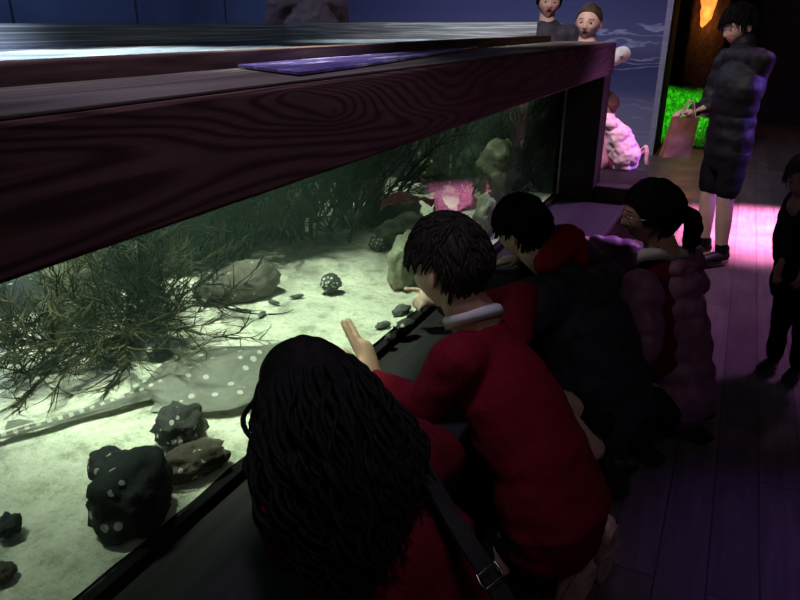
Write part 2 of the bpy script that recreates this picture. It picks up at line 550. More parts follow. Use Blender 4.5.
# foam crest between 0.95 m and 1.35 m, ripples low down
crest = math_n(nt, 'MULTIPLY', math_n(nt, 'GREATER_THAN', z, 0.92), math_n(nt, 'LESS_THAN', z, 1.42))
low = math_n(nt, 'MULTIPLY', math_n(nt, 'LESS_THAN', z, 0.62), 0.45)
fm = math_n(nt, 'MULTIPLY', foam, math_n(nt, 'ADD', crest, low))
fm = math_n(nt, 'MULTIPLY', fm, ramp(nt, [(0.35, (0.25, 0.25, 0.25)), (0.6, (0.9, 0.9, 0.9))], n2))
nt.links.new(mixc(nt, fm, base, (0.42, 0.44, 0.58)), b.inputs['Base Color'])
b.inputs['Roughness'].default_value = 0.75
MURAL = m
slab('wall_mural', (-4.9, 8.40, 0), (-0.87, 8.5, 3.2), MURAL)
TRIM = simple('pale_trim', (0.33, 0.30, 0.36), 0.5, 0.15)
slab('trim_1', (-0.87, 8.385, 0), (-0.81, 8.52, 3.2), TRIM)
slab('wall_passage', (-0.87, 8.52, 0), (-0.80, 9.05, 3.2), CEIL)
BASEB = simple('dark_skirting', (0.03, 0.028, 0.04), 0.6, 0.2)
slab('baseboard_mural', (-4.9, 8.375, 0), (-0.87, 8.40, 0.09), BASEB)

# ------------------------------------------------------------------ the tank
def wood(name, dark, light, ka, knot=None, stretch=(3.0, 0.55, 5.0), rings=16):
    m, nt, b = node_mat(name)
    v = coords(nt, stretch)
    n = tex_noise(nt, v, 1.0, 1.5, 0.45, 0.4)
    field = math_n(nt, 'MULTIPLY', n, rings)
    if knot:
        for (c, w, amp) in knot:
            vs = nt.nodes.new('ShaderNodeVectorMath'); vs.operation = 'SUBTRACT'; nt.links.new(coords(nt), vs.inputs[0]); vs.inputs[1].default_value = c
            vm = nt.nodes.new('ShaderNodeVectorMath'); vm.operation = 'MULTIPLY'; nt.links.new(vs.outputs[0], vm.inputs[0]); vm.inputs[1].default_value = w
            ln = nt.nodes.new('ShaderNodeVectorMath'); ln.operation = 'LENGTH'; nt.links.new(vm.outputs[0], ln.inputs[0])
            g = math_n(nt, 'POWER', 2.718, math_n(nt, 'MULTIPLY', ln.outputs['Value'], -1.0))
            field = math_n(nt, 'ADD', field, math_n(nt, 'MULTIPLY', g, amp))
    fr = math_n(nt, 'FRACT', field)
    col = ramp(nt, [(0.0, dark), (0.12, dark), (0.45, light), (0.8, tuple(x * 0.85 for x in light)), (1.0, dark)], fr)
    fine = tex_noise(nt, coords(nt, (60, 3, 90)), 2, 4, 0.6)
    col = mixc(nt, math_n(nt, 'MULTIPLY', ramp(nt, [(0.4, (0, 0, 0)), (0.8, (1, 1, 1))], fine), 0.55), col, tuple(x * 0.5 for x in dark))
    if knot:
        c, w, amp = knot[0]
        col = mixc(nt, math_n(nt, 'LESS_THAN', ln.outputs['Value'] if False else g, -1.0), col, dark)
    nt.links.new(col, b.inputs['Base Color'])
    b.inputs['Roughness'].default_value = 0.6
    b.inputs['Specular IOR Level'].default_value = 0.3
    bump(nt, b, fr, 0.18, 0.002)
    return m
BEAMWOOD = wood('stained_beam_wood', (0.055, 0.024, 0.028), (0.16, 0.080, 0.088), 1, stretch=(3.0, 0.75, 7.0), rings=22,
                knot=[((-0.580, 0.856, 1.310), (0, 9, 34), 3.0), ((-0.580, 0.963, 1.271), (0, 7, 22), 4.0)])
DARKWOOD = wood('dark_stained_wood', (0.02, 0.012, 0.011), (0.038, 0.022, 0.02), 1)
TOPWOOD = wood('grey_worn_wood', (0.10, 0.075, 0.07), (0.20, 0.16, 0.155), 1)
BLACKWOOD = simple('black_painted_wood', (0.010, 0.008, 0.009), 0.9, 0.3, 12, 0.2, spec=0.1)
LEDGEWOOD = simple('dark_ledge_boards', (0.011, 0.009, 0.011), 0.65, 0.4, 6, 0.2, stretch=(12, 0.6, 1), spec=0.3)

tank = empty('touch_tank', (-1.4, 1.5, 0), 'long low aquarium tank with a thick reddish wooden top rail and black base', 'aquarium')
bm = bmesh.new(); box(bm, (-0.85, -0.9, 1.179), (-0.58, 3.60, 1.322), 0.006)
rail = from_bm('top_rail', bm, BEAMWOOD, tank, smooth=False)
bm = bmesh.new(); box(bm, (-0.849, -0.9, 1.3222), (-0.583, 3.597, 1.3262), 0.001)
from_bm('rail_top_board', bm, TOPWOOD, tank, smooth=False)
bm = bmesh.new(); box(bm, (-2.35, 3.42, 1.18), (-0.851, 3.60, 1.326), 0.006)
from_bm('end_rail', bm, DARKWOOD, tank, smooth=False)
bm = bmesh.new(); box(bm, (-2.52, -0.9, 1.18), (-2.35, 3.60, 1.33), 0.006)
from_bm('back_rail', bm, DARKWOOD, tank, smooth=False)
bm = bmesh.new()
box(bm, (-0.90, -0.9, 1.30), (-0.852, 3.41, 1.356), 0.004)
box(bm, (-2.349, 3.36, 1.30), (-0.90, 3.415, 1.356), 0.004)
from_bm('inner_rim', bm, simple('inner_rim_wood', (0.07, 0.035, 0.035), 0.6, 0.45, 8, 0.3, stretch=(6, 1, 10)), tank, smooth=False)
bm = bmesh.new(); box(bm, (-0.752, 3.385, 0.592), (-0.582, 3.56, 1.178), 0.006)
from_bm('corner_post', bm, DARKWOOD, tank, smooth=False)
bm = bmesh.new(); box(bm, (-0.766, -0.9, 0.592), (-0.742, 3.384, 0.612), 0.002)
from_bm('glass_sill', bm, BLACKWOOD, tank, smooth=False)
bm = bmesh.new(); box(bm, (-0.757, 3.366, 0.613), (-0.7475, 3.384, 1.178), 0.001)
from_bm('glass_edge_strip', bm, simple('pale_silicone', (0.42, 0.50, 0.44), 0.5, 0.15), tank, smooth=False)
bm = bmesh.new(); box(bm, (-0.764, -0.9, 0.613), (-0.758, 3.384, 1.178))
m, nt, b = node_mat('tank_glass')
out = nt.nodes['Material Output']
tr = nt.nodes.new('ShaderNodeBsdfTransparent'); tr.inputs[0].default_value = (0.90, 0.95, 0.92, 1)
gl = nt.nodes.new('ShaderNodeBsdfGlossy'); gl.inputs['Roughness'].default_value = 0.02
fr = nt.nodes.new('ShaderNodeFresnel'); fr.inputs[0].default_value = 1.33
sc_ = math_n(nt, 'MULTIPLY', fr.outputs[0], 0.14)
mx = nt.nodes.new('ShaderNodeMixShader'); nt.links.new(sc_, mx.inputs[0]); nt.links.new(tr.outputs[0], mx.inputs[1]); nt.links.new(gl.outputs[0], mx.inputs[2])
nt.links.new(mx.outputs[0], out.inputs[0])
GLASS = m
from_bm('glass_pane', bm, GLASS, tank, smooth=False)
bm = bmesh.new(); box(bm, (-0.745, -0.9, 0.56), (-0.42, 4.3, 0.591), 0.004)
from_bm('ledge', bm, LEDGEWOOD, tank, smooth=False)
bm = bmesh.new(); box(bm, (-0.579, 3.40, 0.592), (-0.40, 3.50, 0.668), 0.008)
from_bm('ledge_end_stop', bm, DARKWOOD, tank, smooth=False)
bm = bmesh.new(); box(bm, (-0.74, -0.9, 0), (-0.45, 4.28, 0.559)); box(bm, (-2.5, -0.9, 0), (-0.742, 3.60, 0.55))
from_bm('base_panel', bm, BLACKWOOD, tank, smooth=False)
# rear and end linings of moulded rock
ROCKWALL = simple('tank_lining_rock', (0.07, 0.10, 0.075), 0.9, 0.8, 5, 0.8)
def lining(name, f, nu, nv):
    bm = bmesh.new()
    g = [[bm.verts.new(f(i / nu, j / nv)) for j in range(nv + 1)] for i in range(nu + 1)]
    for i in range(nu):
        for j in range(nv):
            bm.faces.new((g[i][j], g[i + 1][j], g[i + 1][j + 1], g[i][j + 1]))
    return from_bm(name, bm, ROCKWALL, tank)
def nz(p): return noise.noise(p) + 0.5 * noise.noise(p * 2.3)
lining('rear_rock_lining', lambda u, w: V((-2.22 + 0.10 * nz(V((u * 12, w * 3, 0))) - 0.05 * w + 0.55 * (1 - w) ** 5 * (1 + 0.5 * nz(V((u * 9, 7, 0)))), -0.88 + u * 4.28, 0.56 + w * 0.70)), 120, 24)
lining('end_rock_lining', lambda u, w: V((-2.3 + u * 1.53, 3.33 + 0.05 * nz(V((u * 7, w * 4, 5))), 0.56 + w * 0.70)), 60, 24)
bm = bmesh.new(); box(bm, (-2.34, -0.89, 1.327), (-2.332, 3.35, 1.405)); 
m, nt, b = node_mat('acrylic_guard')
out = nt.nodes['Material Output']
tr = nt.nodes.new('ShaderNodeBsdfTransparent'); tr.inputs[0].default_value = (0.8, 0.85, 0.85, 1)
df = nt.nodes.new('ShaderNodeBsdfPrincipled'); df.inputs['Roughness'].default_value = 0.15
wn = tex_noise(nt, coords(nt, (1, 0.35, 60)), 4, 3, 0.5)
nt.links.new(ramp(nt, [(0.3, (0.20, 0.25, 0.27)), (0.52, (0.45, 0.52, 0.55)), (0.62, (0.95, 0.97, 1.0))], wn), df.inputs['Base Color'])  # bright reflection streaks painted into the guard's colour
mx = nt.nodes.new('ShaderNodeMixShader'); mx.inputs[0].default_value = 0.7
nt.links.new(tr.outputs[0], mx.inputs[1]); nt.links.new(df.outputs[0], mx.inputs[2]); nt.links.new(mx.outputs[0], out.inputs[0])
from_bm('splash_guard', bm, m, tank, smooth=False)
bm = bmesh.new(); box(bm, (-2.33, 3.352, 1.327), (-0.91, 3.358, 1.412)); from_bm('end_splash_guard', bm, m, tank, smooth=False)
bm = bmesh.new(); box(bm, (-2.35, 3.39, 0.56), (-0.753, 3.415, 1.18)); from_bm('end_panel', bm, BLACKWOOD, tank, smooth=False)

# water surface, rippled, its bright pale blue reflections painted as froth
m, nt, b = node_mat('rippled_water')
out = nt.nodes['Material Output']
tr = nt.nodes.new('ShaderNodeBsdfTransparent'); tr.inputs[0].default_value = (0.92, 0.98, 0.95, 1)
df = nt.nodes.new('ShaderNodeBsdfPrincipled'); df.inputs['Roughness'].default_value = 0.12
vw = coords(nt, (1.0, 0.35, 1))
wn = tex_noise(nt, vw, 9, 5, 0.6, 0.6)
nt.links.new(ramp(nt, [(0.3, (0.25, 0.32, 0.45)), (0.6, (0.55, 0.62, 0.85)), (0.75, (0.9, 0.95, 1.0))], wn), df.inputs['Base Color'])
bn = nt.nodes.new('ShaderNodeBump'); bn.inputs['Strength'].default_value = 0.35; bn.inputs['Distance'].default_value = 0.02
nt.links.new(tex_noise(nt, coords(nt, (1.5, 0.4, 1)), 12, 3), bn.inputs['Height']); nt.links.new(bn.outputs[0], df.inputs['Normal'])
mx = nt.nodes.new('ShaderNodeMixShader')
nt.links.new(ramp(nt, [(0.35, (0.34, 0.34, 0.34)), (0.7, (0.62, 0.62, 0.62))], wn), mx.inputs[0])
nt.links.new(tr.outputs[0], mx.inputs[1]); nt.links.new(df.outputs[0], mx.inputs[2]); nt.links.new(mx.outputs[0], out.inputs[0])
bm = bmesh.new()
nx, ny = 20, 90
g = [[bm.verts.new((-2.33 + 1.43 * i / nx, -0.89 + 4.24 * j / ny, 1.338 + 0.004 * noise.noise(V((i * 0.35, j * 0.25, 0))))) for j in range(ny + 1)] for i in range(nx + 1)]
for i in range(nx):
    for j in range(ny):
        bm.faces.new((g[i][j], g[i + 1][j], g[i + 1][j + 1], g[i][j + 1]))
tag(from_bm('water_surface', bm, m), 'rippled water with painted pale blue reflections filling the top of the tank', 'water', kind='stuff')

# the murky green water itself
m = bpy.data.materials.new('murky_water'); m.use_nodes = True; nt = m.node_tree
nt.nodes.remove(nt.nodes['Principled BSDF'])
vs = nt.nodes.new('ShaderNodeVolumeScatter'); vs.inputs['Color'].default_value = (0.55, 0.85, 0.68, 1); vs.inputs['Density'].default_value = 0.08; vs.inputs['Anisotropy'].default_value = 0.3
nt.links.new(vs.outputs[0], nt.nodes['Material Output'].inputs['Volume'])
bm = bmesh.new(); box(bm, (-2.33, -0.88, 0.58), (-0.768, 3.36, 1.328))
tag(from_bm('murky_water', bm, m, smooth=False), 'murky green water inside the tank', 'water', kind='stuff')

# glossy sheet lying on the rail, its purple reflection and pale streaks painted in
m, nt, b = node_mat('purple_reflection_sheet')
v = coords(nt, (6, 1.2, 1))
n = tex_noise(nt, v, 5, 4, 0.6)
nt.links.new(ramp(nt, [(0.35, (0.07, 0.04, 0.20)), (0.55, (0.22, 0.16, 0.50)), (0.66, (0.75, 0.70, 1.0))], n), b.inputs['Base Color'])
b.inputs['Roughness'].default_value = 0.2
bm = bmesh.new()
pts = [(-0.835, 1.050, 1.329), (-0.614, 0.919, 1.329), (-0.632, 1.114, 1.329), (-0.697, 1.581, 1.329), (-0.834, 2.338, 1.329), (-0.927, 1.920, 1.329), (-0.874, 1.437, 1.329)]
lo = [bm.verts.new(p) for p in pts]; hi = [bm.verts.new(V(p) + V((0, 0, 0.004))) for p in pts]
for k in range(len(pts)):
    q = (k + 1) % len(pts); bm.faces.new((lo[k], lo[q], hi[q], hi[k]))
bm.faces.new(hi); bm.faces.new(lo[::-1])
tag(from_bm('plastic_sheet', bm, m, smooth=False), 'thin glossy plastic sheet with painted purple reflections lying flat on the wooden tank rail', 'sheet')

# ------------------------------------------------------------------ inside the tank
def sand_z(x, y):
    return 0.618 + 0.012 * noise.noise(V((x * 3, y * 3, 0))) + 0.005 * noise.noise(V((x * 11, y * 11, 2))) + 0.05 * sm(-1.5, -2.2, x)
m, nt, b = node_mat('pale_sand')
v = coords(nt)
n1 = tex_noise(nt, v, 13, 6, 0.75); n2 = tex_noise(nt, v, 60, 3, 0.7)
c1 = ramp(nt, [(0.36, (0.36, 0.37, 0.28)), (0.46, (0.58, 0.59, 0.47)), (0.62, (0.72, 0.72, 0.60))], n1)
c2 = mixc(nt, math_n(nt, 'MULTIPLY', ramp(nt, [(0.52, (0, 0, 0)), (0.72, (1, 1, 1))], n2), 0.55), c1, (0.28, 0.29, 0.22))
nt.links.new(c2, b.inputs['Base Color']); b.inputs['Roughness'].default_value = 0.95; b.inputs['Specular IOR Level'].default_value = 0.1
bump(nt, b, n1, 0.9, 0.03)
bm = bmesh.new(); nx, ny = 70, 200
g = [[None] * (ny + 1) for _ in range(nx + 1)]
for i in range(nx + 1):
    for j in range(ny + 1):
        x = -2.25 + 1.484 * i / nx; y = -0.88 + 4.26 * j / ny
        g[i][j] = bm.verts.new((x, y, sand_z(x, y)))
for i in range(nx):
    for j in range(ny):
        bm.faces.new((g[i][j], g[i + 1][j], g[i + 1][j + 1], g[i][j + 1]))
tag(from_bm('sand', bm, m), 'pale rippled sand covering the floor of the tank', 'sand', kind='stuff')

def rock_mat(name, c, spots=None, thr=0.16, scale=26, alt=None):
    m, nt, b = node_mat(name)
    v = coords(nt)
    n = tex_noise(nt, v, 14, 6, 0.65)
    hi = alt or tuple(min(1, x * 1.9) for x in c)
    col = ramp(nt, [(0.35, tuple(x * 0.6 for x in c)), (0.55, c), (0.72, hi)], n)
    if spots:
        d = tex_vor(nt, v, scale)
        sel = math_n(nt, 'MULTIPLY', math_n(nt, 'LESS_THAN', d, thr), math_n(nt, 'GREATER_THAN', tex_noise(nt, v, 9, 2), 0.47))
        col = mixc(nt, sel, col, spots)
    nt.links.new(col, b.inputs['Base Color']); b.inputs['Roughness'].default_value = 0.85
    bump(nt, b, n, 0.9, 0.015)
    return m
def rock(name, c, radii, mat, label, rz=0, rough=0.25, freq=2.2, seed=0, group=None, cat='rock', sharp=1.0, tilt=0.0):
    bm = bmesh.new()
    bmesh.ops.create_icosphere(bm, subdivisions=4, radius=1)
    R = Matrix.Rotation(rz, 3, 'Z') @ Matrix.Rotation(tilt, 3, 'Y')
    for vt in bm.verts:
        d = vt.co.normalized()
        k = 1 + rough * (noise.noise(d * freq + V((seed, 0, 0))) * 1.2 + 0.5 * noise.noise(d * freq * 2.4 + V((0, seed, 0))) + 0.3 * noise.noise(d * freq * 5.5) + 0.18 * noise.noise(d * freq * 12))
        e = V((math.copysign(abs(d.x) ** sharp, d.x), math.copysign(abs(d.y) ** sharp, d.y), math.copysign(abs(d.z) ** sharp, d.z)))
        vt.co = R @ V((e.x * radii[0] * k, e.y * radii[1] * k, e.z * radii[2] * k))
    o = from_bm(name, bm, mat)
    o.location = c
    return tag(o, label, cat, group)
BLACKROCK = rock_mat('black_rock', (0.016, 0.019, 0.019), (0.35, 0.38, 0.33), 0.22, 30)
DARKROCK = rock_mat('dark_rough_rock', (0.035, 0.035, 0.032), (0.42, 0.43, 0.38), 0.26, 44)
BROWNROCK = rock_mat('brown_rock', (0.07, 0.055, 0.04), (0.42, 0.42, 0.36), 0.2, 34)
TANROCK = rock_mat('tan_rock', (0.10, 0.088, 0.068), (0.32, 0.30, 0.25), 0.2, 40)
PALEROCK = rock_mat('pale_rock', (0.33, 0.34, 0.24))
OLIVEROCK = rock_mat('olive_rock', (0.10, 0.10, 0.06))
GREYROCK = rock_mat('grey_rock', (0.09, 0.10, 0.09))
SPECKROCK = rock_mat('speckled_rock', (0.05, 0.052, 0.048), (0.55, 0.56, 0.5), 0.36, 90)
def R_(px, py, z): pass
rock('rock', (-0.823, 0.655, 0.665), (0.062, 0.078, 0.062), BLACKROCK, 'large black rock with white specks near the front glass', 0.35, 0.2, 1.6, 3, sharp=0.8)
rock('rock', (-0.932, 0.707, 0.650), (0.04, 0.035, 0.035), BLACKROCK, 'small black rock tucked behind the large black rock', 0.3, 0.2, 2, 9)
rock('rock', (-0.908, 0.864, 0.655), (0.048, 0.058, 0.04), DARKROCK, 'dark rough knobbly rock lying beside the spotted ray', 0.5, 0.22, 2.4, 5)
rock('rock', (-0.815, 0.797, 0.640), (0.038, 0.064, 0.032), BROWNROCK, 'flat brown rock with pale specks near the front glass', -0.5, 0.22, 2.0, 14)
rock('rock', (-0.974, 0.530, 0.635), (0.02, 0.026, 0.016), BLACKROCK, 'small dark stone at the left edge of the sand', 0.8, 0.25, 2, 21)
rock('rock', (-0.890, 0.457, 0.632), (0.018, 0.020, 0.014), BROWNROCK, 'tiny brown stone at the bottom left of the sand', 0.3, 0.25, 2, 25)
rock('rock', (-1.285, 1.557, 0.660), (0.075, 0.115, 0.072), TANROCK, 'big rounded tan boulder in front of the dark weed', -0.45, 0.12, 1.8, 31, cat='boulder')
rock('rock', (-1.356, 1.495, 0.650), (0.05, 0.07, 0.05), DARKROCK, 'dark rock against the left end of the tan boulder', 0.2, 0.25, 2.2, 34)
rock('rock', (-1.063, 1.704, 0.650), (0.032, 0.034, 0.028), SPECKROCK, 'round black and white speckled rock alone on the bright sand', 0.2, 0.16, 2.6, 41)
rock('rock', (-1.119, 2.132, 0.650), (0.032, 0.036, 0.03), SPECKROCK, 'small speckled rock at the foot of the dark weed, behind the bright sand', 0.9, 0.2, 2.6, 45)
rock('rock', (-0.904, 1.926, 0.675), (0.05, 0.12, 0.10), PALEROCK, 'pale yellowish boulder partly behind the head of the boy in red', 0.1, 0.2, 1.8, 51, cat='boulder')
rock('rock', (-0.789, 1.647, 0.630), (0.018, 0.034, 0.014), GREYROCK, 'flat grey stone beside the face of the boy in red', -0.3, 0.2, 2, 55)
rock('rock', (-0.790, 1.528, 0.630), (0.011, 0.026, 0.010), GREYROCK, 'thin grey pebble, leftmost of the stones by the boy in red', -0.5, 0.2, 2, 58)
rock('rock', (-0.735, 1.549, 0.632), (0.018, 0.034, 0.016), DARKROCK, 'dark stone with pale marks below the flat grey stone', -0.4, 0.2, 2, 61)
rock('rock', (-0.742, 1.469, 0.628), (0.009, 0.013, 0.009), DARKROCK, 'tiny dark pebble by the raised hand, nearest the glass edge', 0, 0.2, 2, 63)
rock('rock', (-1.615, 1.197, 0.665), (0.07, 0.11, 0.06), OLIVEROCK, 'olive brown rock half buried in weed under the top rail', 0.3, 0.2, 1.8, 71)
rock('rock', (-1.790, 1.176, 0.660), (0.06, 0.08, 0.05), BLACKROCK, 'dark green rock at the far left under the top rail', 0.1, 0.25, 1.8, 75)
rock('rock', (-1.743, 1.407, 0.710), (0.10, 0.20, 0.10), OLIVEROCK, 'broad mossy boulder at the back left of the tank', 0.2, 0.22, 1.8, 79, cat='boulder')
rock('rock', (-1.631, 1.316, 0.660), (0.05, 0.06, 0.035), GREYROCK, 'grey green rock to the right of the olive brown rock', -0.2, 0.2, 1.8, 83)
rock('rock', (-1.534, 1.129, 0.640), (0.03, 0.06, 0.022), DARKROCK, 'low dark stone on a bare sand patch among the weed', 0.3, 0.2, 1.8, 85)
rock('rock', (-1.215, 1.117, 0.650), (0.03, 0.035, 0.03), BLACKROCK, 'small black stone beneath the brown weed, above the tail of the ray', 0.3, 0.2, 1.8, 87)
rock('rock', (-1.296, 2.604, 0.640), (0.10, 0.20, 0.07), rock_mat('dark_rock', (0.03, 0.035, 0.03)), 'big dark rock under the pink coral', 0.0, 0.2, 1.8, 91, cat='boulder')  # the rock itself is dark grey-green
rock('rock', (-1.082, 2.286, 0.660), (0.09, 0.13, 0.07), rock_mat('grey_green_rock', (0.10, 0.11, 0.08)), 'grey green rock just above the head of the boy in red', 0.0, 0.25, 1.8, 95)
rock('rock', (-0.982, 2.396, 0.660), (0.06, 0.08, 0.06), PALEROCK, 'pale green rock between the two dark-haired heads', 0.0, 0.25, 1.8, 97)
rock('rock', (-0.856, 2.582, 0.670), (0.05, 0.12, 0.09), PALEROCK, 'pale upright rock left of the boy with the red hood', 0.3, 0.25, 1.8, 99)
rock('rock', (-0.875, 3.389, 0.680), (0.05, 0.05, 0.10), PALEROCK, 'pale green rock at the far corner of the tank', 0.3, 0.3, 2.2, 103)
rock('rock', (-1.001, 3.165, 0.740), (0.10, 0.14, 0.14), OLIVEROCK, 'weedy olive rock at the far end of the tank', 0.3, 0.3, 1.9, 107)
for q, (px, lab) in enumerate(((((-1.141, 1.449, 0.628)), 'thin brown scrap of shell below the tan boulder'), (((-1.129, 1.611, 0.628)), 'short dark scrap of shell right of the tan boulder'), (((-1.164, 1.540, 0.628)), 'small grey shell at the foot of the tan boulder'))):
    rock('shell', px, (0.008, 0.022, 0.005), GREYROCK, lab, 0.3 - q, 0.25, 2, 120 + q, cat='shell')

# pink coral plates and a yellow-green sponge
PINK = rock_mat('pink_reflection', (0.38, 0.10, 0.12), alt=(0.5, 0.2, 0.2))  # modelled pink plates stand in for reflections on the front glass
def reflection(c, w, h, label, rz, seed, tilt=-0.5):
    bm = bmesh.new()
    n = 30; rows = 8; g = []
    for j in range(rows + 1):
        row = []
        for i in range(n + 1):
            u = i / n * 2 - 1; t = j / rows
            edge = (1 - abs(u) ** 2.2) * (0.75 + 0.25 * noise.noise(V((u * 4, seed, 0))))
            zz = -h * 0.5 + h * edge * t * (1 + 0.12 * noise.noise(V((u * 15, seed, 3))))
            row.append(bm.verts.new((0.02 * noise.noise(V((u * 5, t * 4, seed))) - 0.05 * t, u * w, zz)))
        g.append(row)
    for a, b_ in zip(g, g[1:]):
        for i in range(n):
            bm.faces.new((a[i], a[i + 1], b_[i + 1], b_[i]))
    bmesh.ops.solidify(bm, geom=bm.faces[:], thickness=0.012)
    o = from_bm('reflection', bm, PINK); o.location = c; o.rotation_euler = (0, tilt, rz)
    return tag(o, label, 'reflection')
reflection((-1.020, 2.146, 0.859), 0.11, 0.11, 'wide flat pink coral plate on the dark rock', -0.6, 1, -0.9)
reflection((-1.002, 2.479, 0.760), 0.035, 0.12, 'narrow upright pink coral between the two wider ones', -0.6, 2)
reflection((-0.940, 2.661, 0.740), 0.08, 0.12, 'pink coral clump in front of the far weed', -0.5, 3)
SPONGE = rock_mat('yellow_green_sponge', (0.26, 0.30, 0.12), alt=(0.5, 0.55, 0.3))
rock('sponge', (-1.420, 3.280, 0.725), (0.05, 0.075, 0.085), SPONGE, 'knobbly yellow-green sponge above the pink coral plate', 0.3, 0.35, 4, 131, cat='sponge')
WHITESTEM = simple('white_tube', (0.42, 0.46, 0.36), 0.7, 0.2)
def stick(pts, r, mat, name, label, cat):
    bm = bmesh.new(); P = curve_pts(pts, 6); tube(bm, P, [r * (1 - 0.5 * i / len(P)) for i in range(len(P))], n=8)
    return tag(from_bm(name, bm, mat), label, cat)
stick([(-1.380, 3.205, 0.627), (-1.380, 3.267, 0.709), (-1.380, 3.303, 0.786)], 0.009, WHITESTEM, 'sea_whip', 'pale upright stalk against the yellow-green sponge', 'stalk')
stick([(-1.250, 3.161, 0.597), (-1.250, 3.167, 0.703), (-1.250, 3.173, 0.796)], 0.007, WHITESTEM, 'sea_whip', 'pale upright stalk above the narrow pink coral', 'stalk')
stick([(-1.200, 3.403, 0.501), (-1.200, 3.374, 0.748), (-1.200, 3.394, 0.958)], 0.022, simple('dark_pipe', (0.012, 0.018, 0.014), 0.8, 0.4), 'kelp_stem', 'thick dark kelp stem rising above the pink coral clump', 'kelp')

# weeds
def weed_mat(name, c): return simple(name, c, 0.85, 0.6, 9, 0.3, spec=0.1)
KELP = weed_mat('olive_brown_weed', (0.050, 0.045, 0.022))
KELPD = weed_mat('dark_weed', (0.030, 0.036, 0.022))
KELPB = weed_mat('black_weed', (0.014, 0.017, 0.013))
def weed(base, mat, label, seed, stems=7, length=0.4, rad=0.004, lean=(0, 0, 1), spread=0.8, depth=3, kids=4, curl=0.35, group=None, leaf=0.0, cat='seaweed', root=0.02):
    rnd = random.Random(seed)
    bm = bmesh.new()
    def branch(p, d, ln, r, lvl):
        n = 6; pts = [p.copy()]
        q = p.copy(); dd = d.copy()
        for k in range(n):
            dd = (dd + V((rnd.uniform(-1, 1), rnd.uniform(-1, 1), rnd.uniform(-0.7, 0.7))) * curl * 0.5).normalized()
            q = q + dd * ln / n
            q.z = max(q.z, sand_z(q.x, q.y) + 0.003); q.x = min(q.x, -0.775); q.x = max(q.x, -2.2); q.z = min(q.z, 1.29); q.y = min(q.y, 3.3)
            pts.append(q.copy())
        # 4-sided tapered strip
        ring0 = None
        for k, pt in enumerate(pts):
            t = (pts[min(k + 1, n)] - pts[max(k - 1, 0)])
            if t.length < 1e-6: t = V((0, 0, 1))
            t.normalize(); a = t.cross(V((0.3, 0.5, 0.8))); a.normalize(); c = t.cross(a)
            rr = r * (1 - 0.75 * k / n)
            w = rr * (1 + leaf)
            ring = [bm.verts.new(pt + a * w), bm.verts.new(pt + c * rr), bm.verts.new(pt - a * w), bm.verts.new(pt - c * rr)]
            if ring0:
                for s in range(4): bm.faces.new((ring0[s], ring0[(s + 1) % 4], ring[(s + 1) % 4], ring[s]))
            ring0 = ring
        bm.faces.new(ring0)
        if lvl < depth:
            for _ in range(kids):
                k = rnd.randint(1, n)
                t = (pts[k] - pts[k - 1]).normalized()
                nd = (t + V((rnd.uniform(-1, 1), rnd.uniform(-1, 1), rnd.uniform(-0.8, 0.8))) * spread).normalized()
                branch(pts[k], nd, ln * rnd.uniform(0.35, 0.6), r * 0.6, lvl + 1)
    for s in range(stems):
        d = (V(lean) + V((rnd.uniform(-1, 1), rnd.uniform(-1, 1), rnd.uniform(-0.2, 0.5))) * spread).normalized()
        branch(V(base) + V((rnd.uniform(-1, 1), rnd.uniform(-1, 1), 0)) * root, d, length * rnd.uniform(0.7, 1.15), rad, 1)
    o = from_bm('seaweed', bm, mat, smooth=False)
    return tag(o, label, cat, group)
weed((-1.487, 1.051, 0.630), KELP, 'tangled olive weed sprawling over the sand at the left', 1, 12, 0.30, 0.004, (0.25, -0.3, 0.30), 0.9, 3, 8, 0.6, leaf=0.5)
weed((-1.370, 1.175, 0.630), KELP, 'bushy brown weed drooping above the tail of the ray', 2, 14, 0.27, 0.004, (0.3, -0.55, 0.40), 0.8, 3, 8, 0.6, leaf=0.5)
weed((-1.346, 1.260, 0.630), KELPD, 'dark upright weed behind the bushy brown weed', 3, 14, 0.34, 0.0045, (0, -0.1, 1), 0.8, 3, 8, 0.6, leaf=0.5)
weed((-1.592, 1.000, 0.630), KELP, 'olive weed at the left edge of the tank below the rail', 4, 12, 0.24, 0.003, (0.1, -0.2, 0.4), 0.9, 3, 7, 0.6)
weed((-1.415, 0.921, 0.630), KELPD, 'low dark weed trailing on the sand at the left edge', 14, 10, 0.2, 0.003, (0.1, 0.3, 0.15), 0.8, 3, 6, 0.6)
weed((-1.311, 1.436, 0.640), KELPB, 'thin black branching weed in front of the tan boulder', 5, 8, 0.17, 0.0035, (0.6, -0.1, 0.25), 0.9, 2, 4, 0.5)
weed((-1.567, 1.604, 0.630), KELPD, 'dark weed thicket left of the tan boulder', 6, 14, 0.40, 0.006, (0, 0, 1), 0.7, 3, 6)
for k, (p, l) in enumerate((((-1.565, 1.807, 0.640), 'dark weed curtain directly behind the tan boulder'), ((-1.494, 2.043, 0.640), 'dark weed curtain behind the right end of the tan boulder'),
                            ((-1.379, 2.219, 0.640), 'dark weed curtain at the back of the bright sand'), ((-1.378, 2.508, 0.640), 'dark weed curtain left of the pink coral plate'), ((-1.748, 1.632, 0.640), 'dark weed curtain beside the mossy boulder'))):
    weed(p, KELPB, l, 20 + k, 26, 0.46, 0.005, (0, 0, 1), 0.7, 3, 6, 0.5, leaf=0.8, root=0.13)
weed((-1.050, 3.466, 0.558), KELPB, 'black bushy weed above the head of the boy with the red hood', 31, 13, 0.34, 0.004, (0, 0, 1), 0.75, 3, 6, leaf=0.6)
weed((-1.150, 3.128, 0.569), KELPD, 'dark twiggy weed around the pink coral clump', 32, 11, 0.24, 0.004, (0.1, 0, 1), 0.8, 3, 6)
